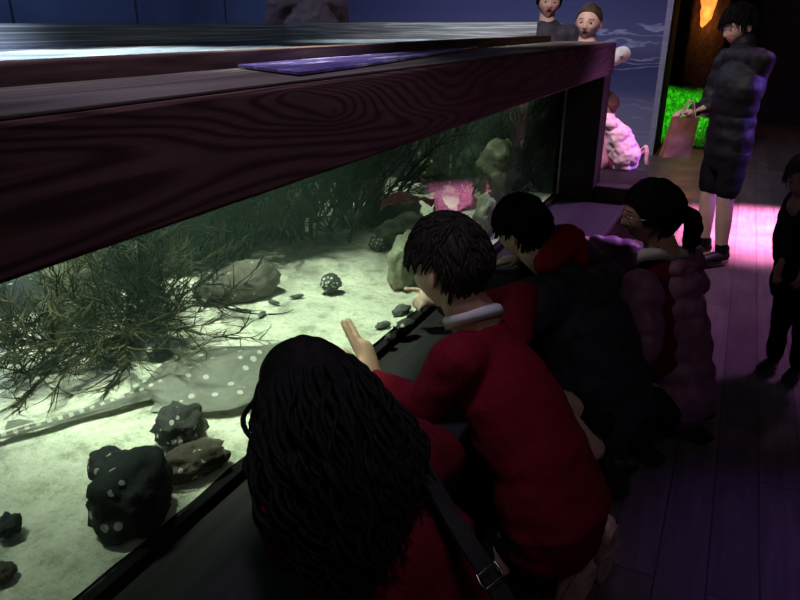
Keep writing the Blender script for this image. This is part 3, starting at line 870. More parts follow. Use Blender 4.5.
weed((-0.950, 3.594, 0.569), KELPD, 'dark weed in the far corner of the tank beside the post', 33, 11, 0.5, 0.005, (0, 0, 1), 0.5, 3, 6, leaf=0.8)
weed((-1.350, 4.023, 0.441), KELPD, 'tall olive weed hanging at the far end of the tank', 34, 11, 0.6, 0.006, (0, 0, 1), 0.4, 3, 6, leaf=1.0)

# the spotted ray
m, nt, b = node_mat('spotted_ray_skin')
v = coords(nt)
n = tex_noise(nt, v, 10, 5, 0.6); n2 = tex_noise(nt, v, 60, 3)
col = ramp(nt, [(0.3, (0.15, 0.15, 0.125)), (0.7, (0.30, 0.30, 0.25))], n)
col = mixc(nt, math_n(nt, 'MULTIPLY', ramp(nt, [(0.5, (0, 0, 0)), (0.7, (1, 1, 1))], n2), 0.4), col, (0.42, 0.42, 0.36))
d = tex_vor(nt, coords(nt, (1, 1, 0.0)), 27)
sel = math_n(nt, 'MULTIPLY', math_n(nt, 'LESS_THAN', d, 0.2), math_n(nt, 'GREATER_THAN', tex_noise(nt, v, 7, 2), 0.42))
col = mixc(nt, sel, col, (0.72, 0.73, 0.66))
sx = nt.nodes.new('ShaderNodeSeparateXYZ'); nt.links.new(v, sx.inputs[0])
stripe = math_n(nt, 'MULTIPLY', math_n(nt, 'GREATER_THAN', math_n(nt, 'SINE', math_n(nt, 'MULTIPLY', sx.outputs[0], 300)), 0.25),
                math_n(nt, 'MULTIPLY', math_n(nt, 'LESS_THAN', math_n(nt, 'ABSOLUTE', math_n(nt, 'SUBTRACT', sx.outputs[1], 0.0)), 0.006), math_n(nt, 'LESS_THAN', sx.outputs[0], 0.03)))
col = mixc(nt, stripe, col, (0.68, 0.69, 0.6))
nt.links.new(col, b.inputs['Base Color']); b.inputs['Roughness'].default_value = 0.6
RAYM = m
ray = empty('spotted_ray', (-1.080, 0.953, 0.632), 'large grey-brown ray with white spots and a long banded tail lying on the sand', 'ray')
bm = bmesh.new()
S0, S1 = -0.315, 0.39
def ray_w(s):
    if s < 0: return 0.010 + 0.020 * (1 + s / 0.315) ** 1.6
    u = s / 0.39
    return 0.030 + 0.135 * math.sin(PI * min(1, u ** 0.75)) ** 0.9 * (1 - 0.1 * u) if u < 1 else 0.004
NS, NV = 120, 24
g = []
for i in range(NS + 1):
    s = S0 + (S1 - S0) * i / NS
    w = max(ray_w(s), 0.004); row = []
    bend = 0.0
    for j in range(NV + 1):
        q = -1 + 2 * j / NV
        th = 0.012 + 0.030 * sm(-0.2, 0.2, s)
        h = th * (0.55 * max(0, 1 - abs(q)) ** 0.8 + 0.45 * math.exp(-(q * w / 0.045) ** 2)) + 0.004 * noise.noise(V((s * 14, q * 4, 0)))
        row.append(bm.verts.new((s, bend + q * w, h)))
    g.append(row)
for a, b_ in zip(g, g[1:]):
    for j in range(NV):
        bm.faces.new((a[j], b_[j], b_[j + 1], a[j + 1]))
bmesh.ops.solidify(bm, geom=bm.faces[:], thickness=0.004)
RZ = math.atan2(0.878, 0.477)
me = bpy.data.meshes.new('body'); bmesh.ops.recalc_face_normals(bm, faces=bm.faces[:]); bm.to_mesh(me); bm.free()
o = link('body', me, RAYM); o.parent = ray
def ray_fin(name, pts, z):
    bm = bmesh.new(); vs = [bm.verts.new((x, y, z + 0.02 * k)) for x, y, k in pts]; bm.faces.new(vs); bmesh.ops.solidify(bm, geom=bm.faces[:], thickness=0.004)
    return from_bm(name, bm, RAYM, smooth=False)
for pts in ([(-0.225, 0.006, 0), (-0.255, 0.03, 0.2), (-0.275, 0.034, 0.2), (-0.285, 0.006, 0.0)],):
    o = ray_fin('tail_fin', pts, 0.014); o.parent = ray
for sg in (-1, 1):
    bm = bmesh.new()
    vs = [bm.verts.new(p) for p in ((0.02, sg * 0.02, 0.010), (-0.02, sg * 0.06, -0.004), (0.0, sg * 0.075, -0.004), (0.06, sg * 0.085, 0.0), (0.09, sg * 0.05, 0.010))]
    bm.faces.new(vs); bmesh.ops.solidify(bm, geom=bm.faces[:], thickness=0.004)
    o = from_bm('pelvic_fin', bm, RAYM, smooth=False); o.parent = ray
ray.rotation_euler = (0, 0, RZ)
# ------------------------------------------------------------------ people kneeling at the glass
Z = V((0, 0, 1))
def mid(a, b, t=0.5): return V(a).lerp(V(b), t)

# girl with long wavy hair, nearest the camera
g = empty('person', (-0.3, 0.66, 0), 'girl with long dark wavy hair and a red cardigan kneeling nearest, seen from behind', 'person', 'children kneeling at the tank')
hc = V((-0.565, 0.839, 0.809)); nk = V((-0.466, 0.787, 0.721)); ch = V((-0.372, 0.743, 0.627)); ws = V((-0.288, 0.702, 0.500)); pv = V((-0.231, 0.672, 0.372))
shl = V((-0.481, 0.659, 0.718)); shr = V((-0.384, 0.915, 0.703)); ax = (shr - shl).normalized()
ell = V((-0.47, 0.70, 0.645)); wrl = V((-0.62, 0.84, 0.64)); elr = V((-0.52, 1.02, 0.645)); wrr = V((-0.66, 0.96, 0.64))
kl, kr = V((-0.36, 0.50, 0.06)), V((-0.36, 0.74, 0.06)); al, ar = V((-0.03, 0.48, 0.07)), V((-0.03, 0.72, 0.07))
J = dict(neck=nk, torso=[([pv, ws, ch, mid(ch, nk, 0.7)], [0.085, 0.08, 0.085, 0.055], ax, 1.4)])
Mh = build_person(g, J, SKIN3, (hc, (-0.82, 0.35, -0.35), (-0.3, 0, 1)), 0.2, limbs=[([shl, ell, wrl], [0.036, 0.03, 0.022]), ([shr, elr, wrr], [0.036, 0.03, 0.022]),
    ([pv + V((-0.02, -0.08, 0)), kl, al], [0.075, 0.05, 0.03]), ([pv + V((-0.02, 0.08, 0)), kr, ar], [0.075, 0.05, 0.03])],
    hands=[dict(wrist=wrl, d=(-0.3, 0.8, -0.05), nrm=(0, 0, -1), side=-1, sc=0.85), dict(wrist=wrr, d=(-0.5, -0.6, -0.05), nrm=(0, 0, -1), side=1, sc=0.85)])
garment(g, 'cardigan', RED_CARDI, [([pv + V((0, 0, 0.02)), ws, ch, mid(ch, nk, 0.75)], [0.115, 0.108, 0.110, 0.068], ax, 1.42), ([shl, ell, mid(ell, wrl, 0.9)], [0.062, 0.05, 0.036]), ([shr, elr, mid(elr, wrr, 0.85)], [0.062, 0.05, 0.036]),
    ([mid(shl, shr, 0.12), mid(shl, shr, 0.88)], [0.066, 0.066])], 0.008, 0.010, 13)
garment(g, 'skirt', BLACK_CLOTH, [([pv + V((-0.01, 0, 0.0)), pv + V((-0.06, 0, -0.17)), V((-0.22, pv.y - 0.02, 0.13))], [0.125, 0.15, 0.15], (0, 1, 0), 1.25)], 0.01, 0.006, 12)
for a in (al, ar):
    shoe(g, SHOE_DARK, SHOE_DARK, a + V((0.03, 0, 0.03)), a + V((0.02, 0, 0.03)) + V((0.11, 0, -0.06)), up=(0.4, 0, -0.9), sc=0.8)
# long hair: a cap, a hanging mass and wavy locks fused over it
def lock(bm, pts, r, wav, ph, rnd):
    P = curve_pts(pts, 9); n = len(P); out = []; rr = []
    for i, p in enumerate(P):
        t = i / (n - 1)
        a = ph + t * 19
        out.append(p + V((math.cos(a), math.sin(a), 0.3 * math.sin(a * 0.7))) * wav * (0.25 + t)); rr.append(r * (1 - 0.75 * t ** 2))
    tube(bm, out, rr, n=6, caps=2)
bm = bmesh.new()
def capf(p, d):
    n = noise.noise(V((p.x * 8, p.y * 8, p.z * 4)))
    face = sm(0.15, 0.32, p.y) * (1 - sm(0.18, 0.28, p.z))
    return p * ((1.17 + 0.05 * n) * (1 - face) + 0.92 * face)
head_bm(bm, Mh, 0, 64, 44, capf)
tube(bm, [hc + V((0.02, -0.01, 0.0)), mid(hc, nk, 0.75) + V((0.01, -0.01, 0.02)), nk + V((0.03, -0.035, 0.01)), (-0.413, 0.671, 0.698)], [0.10, 0.098, 0.098, 0.075], wide=ax, ratio=1.1)
rnd = random.Random(4)
Mr = Mh.to_3x3().normalized()
for k in range(430):
    a = rnd.uniform(-2.5, 1.7)
    e = rnd.uniform(-0.2, 0.9)
    d = V((math.sin(a) * math.cos(e), -math.cos(a) * math.cos(e), math.sin(e)))
    p0 = Mh @ (V((d.x * 0.40, d.y * 0.48, d.z * 0.54)))
    out = (p0 - hc).normalized()
    side = (p0 - hc).dot(ax)
    end = nk + ax * (side * 0.8 - 0.035 + rnd.uniform(-0.04, 0.03)) + (ch - nk) * rnd.uniform(0.2, 0.95) * (1.0 if side < 0.02 else 0.6) + V((0.075, -0.06, 0.055)) * rnd.uniform(0.75, 1.1)
    m1 = mid(p0, end, 0.4) + out * rnd.uniform(0.035, 0.06)
    lock(bm, [p0, m1, mid(m1, end, 0.55) + out * 0.02, end], rnd.uniform(0.0032, 0.0065), rnd.uniform(0.005, 0.012), rnd.uniform(0, 6), rnd)
for k in range(110):
    a = rnd.uniform(-2.9, 0.2)
    d = V((math.sin(a), -math.cos(a), rnd.uniform(-0.5, 0.6))).normalized()
    p0 = Mh @ (V((d.x * 0.40, d.y * 0.48, d.z * 0.52)))
    out = (p0 - hc).normalized()
    lock(bm, [p0, p0 + out * 0.02 - Z * 0.05, p0 + out * 0.018 - Z * 0.12, p0 + out * 0.01 - Z * rnd.uniform(0.15, 0.2)], rnd.uniform(0.0015, 0.004), 0.011, rnd.uniform(0, 6), rnd)
from_bm('hair', bm, HAIR_BLACK, g)

# her shoulder bag: strap over the back with a metal buckle
bag = empty('shoulder_bag', (-0.02, 0.50, 0), 'black shoulder bag strap with a silver buckle across the back of the red cardigan', 'bag')
sp = [(-0.446, 0.916, 0.746), (-0.356, 0.824, 0.751), (-0.285, 0.750, 0.749), (-0.238, 0.716, 0.730), (-0.198, 0.698, 0.700), (-0.146, 0.669, 0.645), (-0.05, 0.60, 0.42)]
P = curve_pts(sp, 8); bm = bmesh.new()
prev = None
for i, p in enumerate(P):
    d = (P[min(i + 1, len(P) - 1)] - P[max(i - 1, 0)]).normalized()
    view = (p - V((0, 0, 1.4))).normalized()
    nrm = (V((0.55, -0.35, 0.75)) - d * V((0.55, -0.35, 0.75)).dot(d)).normalized(); s = d.cross(nrm)
    ring = [bm.verts.new(p + s * 0.014 + nrm * 0.002), bm.verts.new(p - s * 0.014 + nrm * 0.002), bm.verts.new(p - s * 0.014 - nrm * 0.002), bm.verts.new(p + s * 0.014 - nrm * 0.002)]
    if prev:
        for k in range(4): bm.faces.new((prev[k], prev[(k + 1) % 4], ring[(k + 1) % 4], ring[k]))
    prev = ring
strap = from_bm('strap', bm, simple('black_webbing', (0.010, 0.010, 0.011), 0.6, 0.3, 200, 0.3), bag, smooth=False)
bc = V((-0.199, 0.691, 0.713)); bd = (V((-0.174, 0.685, 0.680)) - V((-0.224, 0.703, 0.727))).normalized(); bs = bd.cross(V((0.55, -0.35, 0.75))).normalized()
bm = bmesh.new()
for sx in (-1, 1):
    tube(bm, [bc + bs * 0.017 * sx - bd * 0.010, bc + bs * 0.019 * sx, bc + bs * 0.017 * sx + bd * 0.010], 0.0022, n=8)
    tube(bm, [bc + bs * 0.017 - bd * 0.010 * sx, bc - bs * 0.017 - bd * 0.010 * sx], 0.0016, n=8)
from_bm('buckle', bm, STEEL, bag)
bm = bmesh.new(); box(bm, (-0.10, 0.50, 0.22), (0.02, 0.66, 0.42), 0.02, 3)
from_bm('pouch', bm, BLACK_CLOTH, bag)

# boy in the red jumper
g = empty('person', (-0.22, 1.4, 0), 'kneeling boy in a red jumper with white shirt collar, one hand on the glass', 'person', 'children kneeling at the tank')
hc = V((-0.526, 1.342, 0.901)); nk = V((-0.460, 1.352, 0.772)); ch = V((-0.393, 1.345, 0.629)); ws = V((-0.297, 1.338, 0.485)); pv = V((-0.256, 1.332, 0.375))
shl = V((-0.460, 1.225, 0.729)); shr = V((-0.419, 1.481, 0.667)); ax = (shr - shl).normalized()
ell = V((-0.523, 1.212, 0.606)); wrl = V((-0.678, 1.262, 0.618)); elr = V((-0.46, 1.74, 0.70)); wrr = V((-0.58, 1.80, 0.635))
kl, kr = V((-0.37, pv.y - 0.06, 0.07)), V((-0.37, pv.y + 0.12, 0.07))
al, ar = V((-0.193, 1.390, 0.169)), V((-0.152, 1.533, 0.175))
J = dict(neck=nk, torso=[([pv, ws, ch, mid(ch, nk, 0.7)], [0.09, 0.08, 0.085, 0.055], ax, 1.35)])
hd = (-0.10, -0.25, 0.95)
Mh = build_person(g, J, SKIN, (hc, (-0.93, 0.30, -0.30), (-0.25, 0.1, 1)), 0.205, HAIR_BROWN and None, limbs=[([shl, ell, wrl], [0.036, 0.028, 0.019]), ([shr, elr, wrr], [0.036, 0.028, 0.02]),
    ([pv + V((-0.01, -0.06, 0)), kl, al], [0.075, 0.045, 0.03]), ([pv + V((-0.01, 0.08, 0)), kr, ar], [0.075, 0.045, 0.03])],
    hands=[dict(wrist=wrl, d=V((-0.758, 1.323, 0.719)) - wrl, nrm=(-1, 0.1, -0.2), side=1, sc=1.12, spread=0.2, curl=(0.2, 0.03, 0.05, 0.35, 0.5)), dict(wrist=wrr, d=(-0.6, -0.3, -0.05), nrm=(0, 0, -1), side=1, sc=0.85)],
    hairmat=HAIR_BROWN, hair_th=0.06, nape=-0.30, side=0.10, tufts=420, tuft_len=0.3)
garment(g, 'jumper', RED_KNIT, [([pv + V((0.01, -0.01, -0.075)), pv + V((0.015, 0, -0.03)), ws, ch, mid(ch, nk, 0.72)], [0.122, 0.134, 0.120, 0.112, 0.066], ax, 1.22), ([shl, ell, mid(ell, wrl, 0.92)], [0.060, 0.048, 0.033]), ([shr, elr, mid(elr, wrr, 0.9)], [0.058, 0.046, 0.034]),
    ([mid(shl, shr, 0.1), mid(shl, shr, 0.9)], [0.062, 0.062])], 0.007, 0.007, 12)
cen = nk + (hc - nk).normalized() * 0.012
dn = (nk - hc).normalized(); e1 = ax; e2 = dn.cross(e1).normalized()
bm = bmesh.new(); prev = None; n = 40; rings = []
for k in range(n + 1):
    a = 2 * PI * k / n
    rr = e1 * math.cos(a) * 0.072 + e2 * math.sin(a) * 0.064
    fold = 0.030 + 0.010 * math.sin(a * 2)
    top = cen + rr * 0.92 - dn * 0.020; edge = cen + rr * 1.10 + dn * 0.012 
    if k == n: rings.append(rings[0])
    else: rings.append([bm.verts.new(top), bm.verts.new(cen + rr * 1.04 - dn * 0.014), bm.verts.new(edge), bm.verts.new(cen + rr * 0.98 + dn * 0.006)])
for a, b_ in zip(rings, rings[1:]):
    for k in range(4): bm.faces.new((a[k], a[(k + 1) % 4], b_[(k + 1) % 4], b_[k]))
from_bm('shirt_collar', bm, WHITE_CLOTH, g)
garment(g, 'trousers', BLACK_CLOTH, [([pv + V((-0.03, -0.02, -0.07)), kl + V((0, 0, 0.03)), mid(kl, al, 0.85) + V((0, 0, 0.03))], [0.09, 0.075, 0.056]), ([pv + V((-0.02, 0.06, -0.05)), kr + V((0, 0, 0.03)), mid(kr, ar, 0.85) + V((0, 0, 0.03))], [0.10, 0.075, 0.056]), ([pv + V((-0.02, -0.03, -0.10)), pv + V((-0.02, 0.07, -0.10))], [0.105, 0.105])], 0.008, 0.006, 14)
for hl, to in (((-0.143, 1.363, 0.162), (-0.186, 1.352, 0.024)), ((-0.113, 1.507, 0.183), (-0.130, 1.520, 0.018))):
    shoe(g, SHOE_RED, SHOE_RED, hl, to, up=V((-0.8, 0.45, -0.4)), sc=0.9)

# boy with the red hood and dark coat
g = empty('person', (-0.3, 2.1, 0), 'dark-haired boy in a dark navy coat with a red hood, kneeling at the tank', 'person', 'children kneeling at the tank')
hc = V((-0.558, 2.048, 0.799)); nk = V((-0.433, 2.052, 0.673)); ch = V((-0.349, 2.051, 0.529)); ws = V((-0.272, 2.037, 0.359)); pv = V((-0.229, 2.022, 0.229))
shl = V((-0.458, 1.852, 0.629)); shr = V((-0.313, 2.279, 0.571)); ax = (shr - shl).normalized()
ell = V((-0.553, 1.735, 0.577)); wrl = V((-0.654, 1.661, 0.680)); elr = V((-0.52, 2.38, 0.68)); wrr = V((-0.60, 2.24, 0.635))
kl, kr = V((-0.383, 1.771, 0.367)), V((-0.38, pv.y + 0.12, 0.10)); al, ar = V((-0.235, 1.839, 0.200)), V((-0.20, pv.y + 0.10, 0.07))
J = dict(neck=nk, torso=[([pv, ws, ch, mid(ch, nk, 0.7)], [0.09, 0.085, 0.085, 0.055], ax, 1.4)])
Mh = build_person(g, J, SKIN2, (hc, (-0.92, 0.30, -0.28), (-0.3, 0.0, 1)), 0.19, limbs=[([shl, ell, wrl], [0.036, 0.028, 0.019]), ([shr, elr, wrr], [0.036, 0.028, 0.02]),
    ([pv + V((-0.03, -0.06, -0.02)), kl, al], [0.085, 0.058, 0.040]), ([pv + V((-0.01, 0.08, 0)), kr, ar], [0.075, 0.045, 0.03])],
    hands=[dict(wrist=wrl, d=V((-0.764, 1.570, 0.715)) - wrl, nrm=(-0.6, 0, -0.8), side=-1, sc=0.9, spread=0.05, curl=(0.2, 0.05, 0.7, 0.8, 0.8)), dict(wrist=wrr, d=(-0.6, -0.3, -0.05), nrm=(0, 0, -1), side=1, sc=0.85)],
    hairmat=HAIR_BLACK, hair_th=0.07, nape=-0.34, side=0.0, hair_noise=0.02, tufts=340, tuft_len=0.28, tuft_w=0.026)
garment(g, 'hood', RED_HOOD, [([(-0.448, 1.942, 0.738), (-0.428, 2.067, 0.755), (-0.422, 2.206, 0.738), (-0.475, 2.251, 0.682)], [0.040, 0.050, 0.045, 0.035]), ([(-0.435, 2.138, 0.761), (-0.402, 2.127, 0.701)], [0.045, 0.05], ax, 1.3)], 0.006, 0.008, 18)
garment(g, 'coat', NAVY_COAT, [([pv + V((0.02, 0, -0.06)), pv, ws, ch, mid(ch, nk, 0.8)], [0.14, 0.152, 0.158, 0.150, 0.08], ax, 1.22), ([shl, ell, mid(ell, wrl, 0.9)], [0.082, 0.066, 0.045]), ([shr, elr, mid(elr, wrr, 0.9)], [0.082, 0.066, 0.045]),
    ([mid(shl, shr, 0.1), mid(shl, shr, 0.9)], [0.085, 0.085])], 0.009, 0.012, 11)
garment(g, 'shorts', BLACK_CLOTH, [([pv + V((0, -0.05, 0)), mid(pv, kl, 0.35)], [0.12, 0.11]), ([pv + V((0, 0.08, 0)), mid(pv, kr, 0.75)], [0.11, 0.085]), ([pv + V((0.04, -0.02, -0.03)), pv + V((0.0, 0.1, -0.10))], [0.13, 0.12])], 0.009, 0.006, 14)
shoe(g, SHOE_DARK, SHOE_DARK, al + V((0.05, 0.0, -0.04)), al + V((0.09, 0.01, -0.14)), up=(0.8, 0, 0.4), sc=0.8)
shoe(g, SHOE_DARK, SHOE_DARK, ar + V((0.05, 0.0, 0.02)), ar + V((0.15, 0.01, -0.03)), up=(0.3, 0, -0.9), sc=0.8)

# girl with glasses and the mauve coat
g = empty('person', (-0.15, 2.35, 0), 'kneeling girl with glasses, white collar and a mauve puffer coat', 'person', 'children kneeling at the tank')
hc = V((-0.207, 2.389, 0.807)); nk = V((-0.152, 2.388, 0.666)); ch = V((-0.120, 2.357, 0.483)); ws = V((-0.080, 2.324, 0.313)); pv = V((-0.059, 2.298, 0.180))
fw = V((-0.93, -0.30, -0.12)); shl = V((-0.211, 2.179, 0.611)); shr = V((-0.084, 2.540, 0.531)); ax = (shr - shl).normalized()
ell = V((-0.159, 2.100, 0.434)); wrl = V((-0.261, 2.074, 0.431)); elr = V((-0.30, 2.62, 0.58)); wrr = V((-0.42, 2.60, 0.62))
kl, kr = V((-0.37, 2.28, 0.07)), V((-0.37, 2.48, 0.07)); al, ar = V((-0.03, 2.34, 0.07)), V((-0.03, 2.52, 0.07))
J = dict(neck=nk, torso=[([pv, ws, ch, mid(ch, nk, 0.7)], [0.085, 0.08, 0.082, 0.055], ax, 1.35)])
Mh = build_person(g, J, SKIN, (hc, fw, (0, 0, 1)), 0.20, limbs=[([shl, ell, wrl], [0.036, 0.028, 0.019]), ([shr, elr, wrr], [0.036, 0.028, 0.02]),
    ([pv + V((-0.02, -0.07, 0)), kl, al], [0.075, 0.045, 0.03]), ([pv + V((-0.02, 0.08, 0)), kr, ar], [0.075, 0.045, 0.03])],
    hands=[dict(wrist=wrl, d=(-0.9, 0.1, -0.2), nrm=(0, 0, -1), side=-1, sc=0.9), dict(wrist=wrr, d=(-0.8, 0.0, 0.1), nrm=(0, 0, -1), side=1, sc=0.85)],
    hairmat=HAIR_BLACK, hair_th=0.075, nape=-0.34, side=-0.10, fringe=0.22, voxel=0.004, tufts=200, tuft_len=0.6, tuft_front=-0.1)
bm = bmesh.new(); rnd = random.Random(9)
for k in range(40):
    o3 = V((rnd.uniform(-1, 1), rnd.uniform(-1, 1), rnd.uniform(-1, 1))) * 0.02
    p0 = Mh @ V((0, -0.5, 0.0)); 
    lock(bm, [p0 + o3 * 0.6, p0 + Mr @ V((0, 0, 0)) + V((0.035, 0.01, -0.02)) + o3, p0 + V((0.045, 0.01, -0.07)) + o3 * 1.3, p0 + V((0.04, 0.01, -0.12)) + o3], 0.009, 0.004, rnd.uniform(0, 6), rnd)
from_bm('ponytail', bm, HAIR_BLACK, g)
bm = bmesh.new()
for sx in (-1, 1):
    c = V((sx * 0.16, 0.45, -0.01)); ring = []
    pts = [Mh @ (c + V((math.cos(a) * 0.115, -0.05 * abs(math.cos(a)) * (1 if math.cos(a) * sx > 0 else 0), math.sin(a) * 0.085))) for a in [2 * PI * k / 20 for k in range(21)]]
    tube(bm, pts, 0.0017, n=6, caps=1)
    tube(bm, [Mh @ V((sx * 0.275, 0.41, 0.02)), Mh @ V((sx * 0.40, 0.20, 0.015)), Mh @ V((sx * 0.41, -0.02, 0.0))], 0.0019, n=6, caps=1)
tube(bm, [Mh @ V((-0.05, 0.46, 0.0)), Mh @ V((0, 0.475, 0.015)), Mh @ V((0.05, 0.46, 0.0))], 0.0016, n=6, caps=1)
from_bm('glasses', bm, simple('gold_wire', (0.75, 0.52, 0.36), 0.25, 0.1, metal=0.8), g)
garment(g, 'cardigan', MAROON, [([ws, ch, mid(ch, nk, 0.72)], [0.10, 0.10, 0.066], ax, 1.35), ([mid(shl, shr, 0.15), mid(shl, shr, 0.85)], [0.055, 0.055])], 0.007, 0.003, 14)
dn = (nk - hc).normalized(); e1 = ax; e2 = fw.normalized(); cen = nk - dn * 0.01
bm = bmesh.new(); rings = []; n = 40
for k in range(n + 1):
    a = 2 * PI * k / n
    rr = e1 * math.cos(a) * 0.074 + e2 * math.sin(a) * 0.072
    drop = 0.022 + 0.05 * max(0, math.sin(a)) ** 3
    if k == n: rings.append(rings[0])
    else: rings.append([bm.verts.new(cen + rr * 0.84 - dn * 0.022), bm.verts.new(cen + rr * 1.0 - dn * 0.012), bm.verts.new(cen + rr * 1.28 + dn * drop), bm.verts.new(cen + rr * 0.95 + dn * 0.006)])
for a, b_ in zip(rings, rings[1:]):
    for k in range(4): bm.faces.new((a[k], a[(k + 1) % 4], b_[(k + 1) % 4], b_[k]))
from_bm('shirt_collar', bm, WHITE_CLOTH, g)
bk = V((0.035, 0.01, 0))
garment(g, 'coat', PURPLE_PUFFER, [([V((-0.14, 2.40, 0.17)), pv + bk, ws + bk, ch + bk, mid(ch, nk, 0.62) + bk], [0.118, 0.116, 0.112, 0.106, 0.078], ax, 1.2), ([shl + bk * 0.5, ell, mid(ell, wrl, 0.9)], [0.078, 0.062, 0.045]), ([shr + bk, elr, mid(elr, wrr, 0.9)], [0.072, 0.06, 0.045])], 0.007, 0.007, 15, puff=(0.075, 0.012))
garment(g, 'hood', PURPLE_PUFFER, [([(-0.102, 2.340, 0.638), (-0.057, 2.457, 0.637), (-0.070, 2.598, 0.592)], [0.035, 0.045, 0.035])], 0.007, 0.006, 18)
garment(g, 'skirt', BLACK_CLOTH, [([pv, V((-0.25, 2.38, 0.16))], [0.11, 0.13], (0, 1, 0), 1.2)], 0.01, 0.004, 12)
garment(g, 'tights', BLACK_CLOTH, [([pv + V((-0.02, -0.07, 0)), kl, al], [0.09, 0.06, 0.042]), ([pv + V((-0.02, 0.08, 0)), kr, ar], [0.09, 0.06, 0.042])], 0.008, 0.002, 12)
for a in (al, ar):
    shoe(g, SHOE_DARK, SHOE_DARK, a + V((0.03, 0, 0.02)), a + V((0.12, 0, -0.03)), up=(0.4, 0, -0.9), sc=0.8)

# ------------------------------------------------------------------ standing figures
def dress(g, J, top, bottom, topname, botname, skin, shoes, k=1.0, long=False, bot_to=0.92, puff=None, sleeve=0.92, sole=None):
    h = J['h']
    sl = lambda s: [J['sh' + s], mid(J['sh' + s], J['el' + s], min(1, sleeve * 2))] + ([mid(J['el' + s], J['wr' + s], (sleeve - 0.5) * 2)] if sleeve > 0.5 else [])
    hem = J['pelvis'] - Z * 0.03 * h if not long else J['pelvis'] - Z * 0.08 * h
    tubes = [([hem, J['waist'], J['chest'], mid(J['chest'], J['neck'], 0.85)], [0.080 * h * k, 0.076 * h * k, 0.080 * h * k, 0.048 * h * k], J['r'], 1.36),
             ([mid(J['shL'], J['shR'], 0.08), mid(J['shL'], J['shR'], 0.92)], [0.042 * h * k] * 2)]
    for s in 'LR':
        q = sl(s); tubes.append((q, [0.044 * h * k, 0.038 * h * k, 0.028 * h * k][:len(q)]))
    garment(g, topname, top, tubes, 0.008, 0.006, 14, puff=puff)
    tb = [([J['hipL'] + Z * 0.02, J['hipR'] + Z * 0.02], [0.056 * h] * 2)]
    for s in 'LR':
        e = J['kn' + s].lerp(J['an' + s], (bot_to - 0.5) * 2) if bot_to > 0.5 else J['hip' + s].lerp(J['kn' + s], bot_to * 2)
        q = [J['hip' + s], J['kn' + s], e] if bot_to > 0.5 else [J['hip' + s], e]
        tb.append((q, [0.062 * h, 0.045 * h, 0.036 * h] if bot_to > 0.5 else [0.054 * h, 0.046 * h]))
    garment(g, botname, bottom, tb, 0.008, 0.005, 14)
    for s in 'LR':
        shoe(g, shoes, sole or shoes, J['heel' + s], J['toe' + s], sc=h * 0.62)

rv = V((0.9006, 0.4347, 0)); fv = V((-0.4347, 0.9006, 0))
def ang(v): return math.atan2(v[1], v[0])

# standing boy in the black puffer jacket
fw = (-rv - fv * 0.25).normalized()
b0 = V((-0.02, 4.56, 0))
g = empty('person', b0, 'standing boy in a black puffer jacket and shorts holding a brown paper bag', 'person')
J = stand(b0, ang(fw), 1.53)
J['elL'] = V((-0.062, 4.720, 0.908)); J['wrL'] = V((-0.188, 4.554, 0.942)); J['elR'] = J['P'](0.12, 0.03, 0.63); J['wrR'] = J['P'](0.08, 0.13, 0.60)
J['head'] = V((-0.085, 5.143, 1.394)); J['neck'] = V((-0.037, 5.126, 1.252))
build_person(g, dict(neck=J['neck'], torso=torso_of(J)), SKIN2, (J['head'], fw + Z * -0.32, (0, 0, 1)), 0.225, limbs=legs(J) + arms_of(J),
    hands=[dict(wrist=J['wrL'], d=-rv * 0.9 - Z * 0.25, nrm=(0, 0, -1), side=-1, sc=0.95, curl=(0.3, 0.6, 0.6, 0.6, 0.6)), dict(wrist=J['wrR'], d=fw, nrm=(0, 0, -1), side=1, sc=0.95)],
    hairmat=HAIR_BLACK, hair_th=0.085, nape=-0.26, side=0.06, fringe=0.20, hair_noise=0.02, tufts=260, tuft_w=0.03)
dress(g, J, BLACK_PUFFER, BLACK_CLOTH, 'puffer_jacket', 'shorts', SKIN2, SHOE_DARK, 0.97, long=True, bot_to=0.40, puff=(0.09, 0.014), sleeve=0.95)
garment(g, 'jacket_collar', BLACK_PUFFER, [([J['neck'] - Z * 0.05, J['neck'] + Z * 0.035], [0.085, 0.078])], 0.007, 0.003, 16)
for s in 'LR':
    garment(g, 'sock', BLACK_CLOTH, [([J['kn' + s].lerp(J['an' + s], 0.78), J['an' + s]], [0.037, 0.034])], 0.006, 0.001, 20, 2)
for px in ((-0.179, 4.707, 1.085), (-0.108, 4.849, 1.166)):
    bm = bmesh.new(); ellipsoid(bm, px, (0.012, 0.012, 0.014), None, 12, 8)
    from_bm('jacket_badge', bm, WHITE_CLOTH, g)
# the paper bag
bag = empty('paper_bag', (-0.272, 4.359, 0.677), 'brown paper carrier bag hanging from the hand of the standing boy', 'bag')
c = V((-0.286, 4.401, 0.786)); hw, hd, hh = 0.082, 0.035, 0.115
bm = bmesh.new(); n = 12; rows = []
for j in range(n + 1):
    t = j / n; row = []
    zz = c.z - hh + 2 * hh * t
    dd = hd * (1 - 0.45 * t)
    for (u, w) in ((-1, -1), (0, -1.05), (1, -1), (1, 0), (1, 1), (0, 1.05), (-1, 1), (-1, 0)):
        k = 1 - 0.25 * (w == 0) * t
        row.append(bm.verts.new(V((c.x, c.y, zz)) + rv * (u * hw * k * (1 - 0.12 * t) + 0.03 * (t - .5)) + fv * w * dd + V((noise.noise(V((u * 2, t * 3, w))), noise.noise(V((t * 4, u, w))), 0)) * 0.004))
    rows.append(row)
for a, b_ in zip(rows, rows[1:]):
    for k in range(8): bm.faces.new((a[k], a[(k + 1) % 8], b_[(k + 1) % 8], b_[k]))
bm.faces.new(rows[0])
from_bm('bag_body', bm, simple('brown_paper', (0.17, 0.085, 0.05), 0.75, 0.25, 16, 0.3), bag, smooth=False)
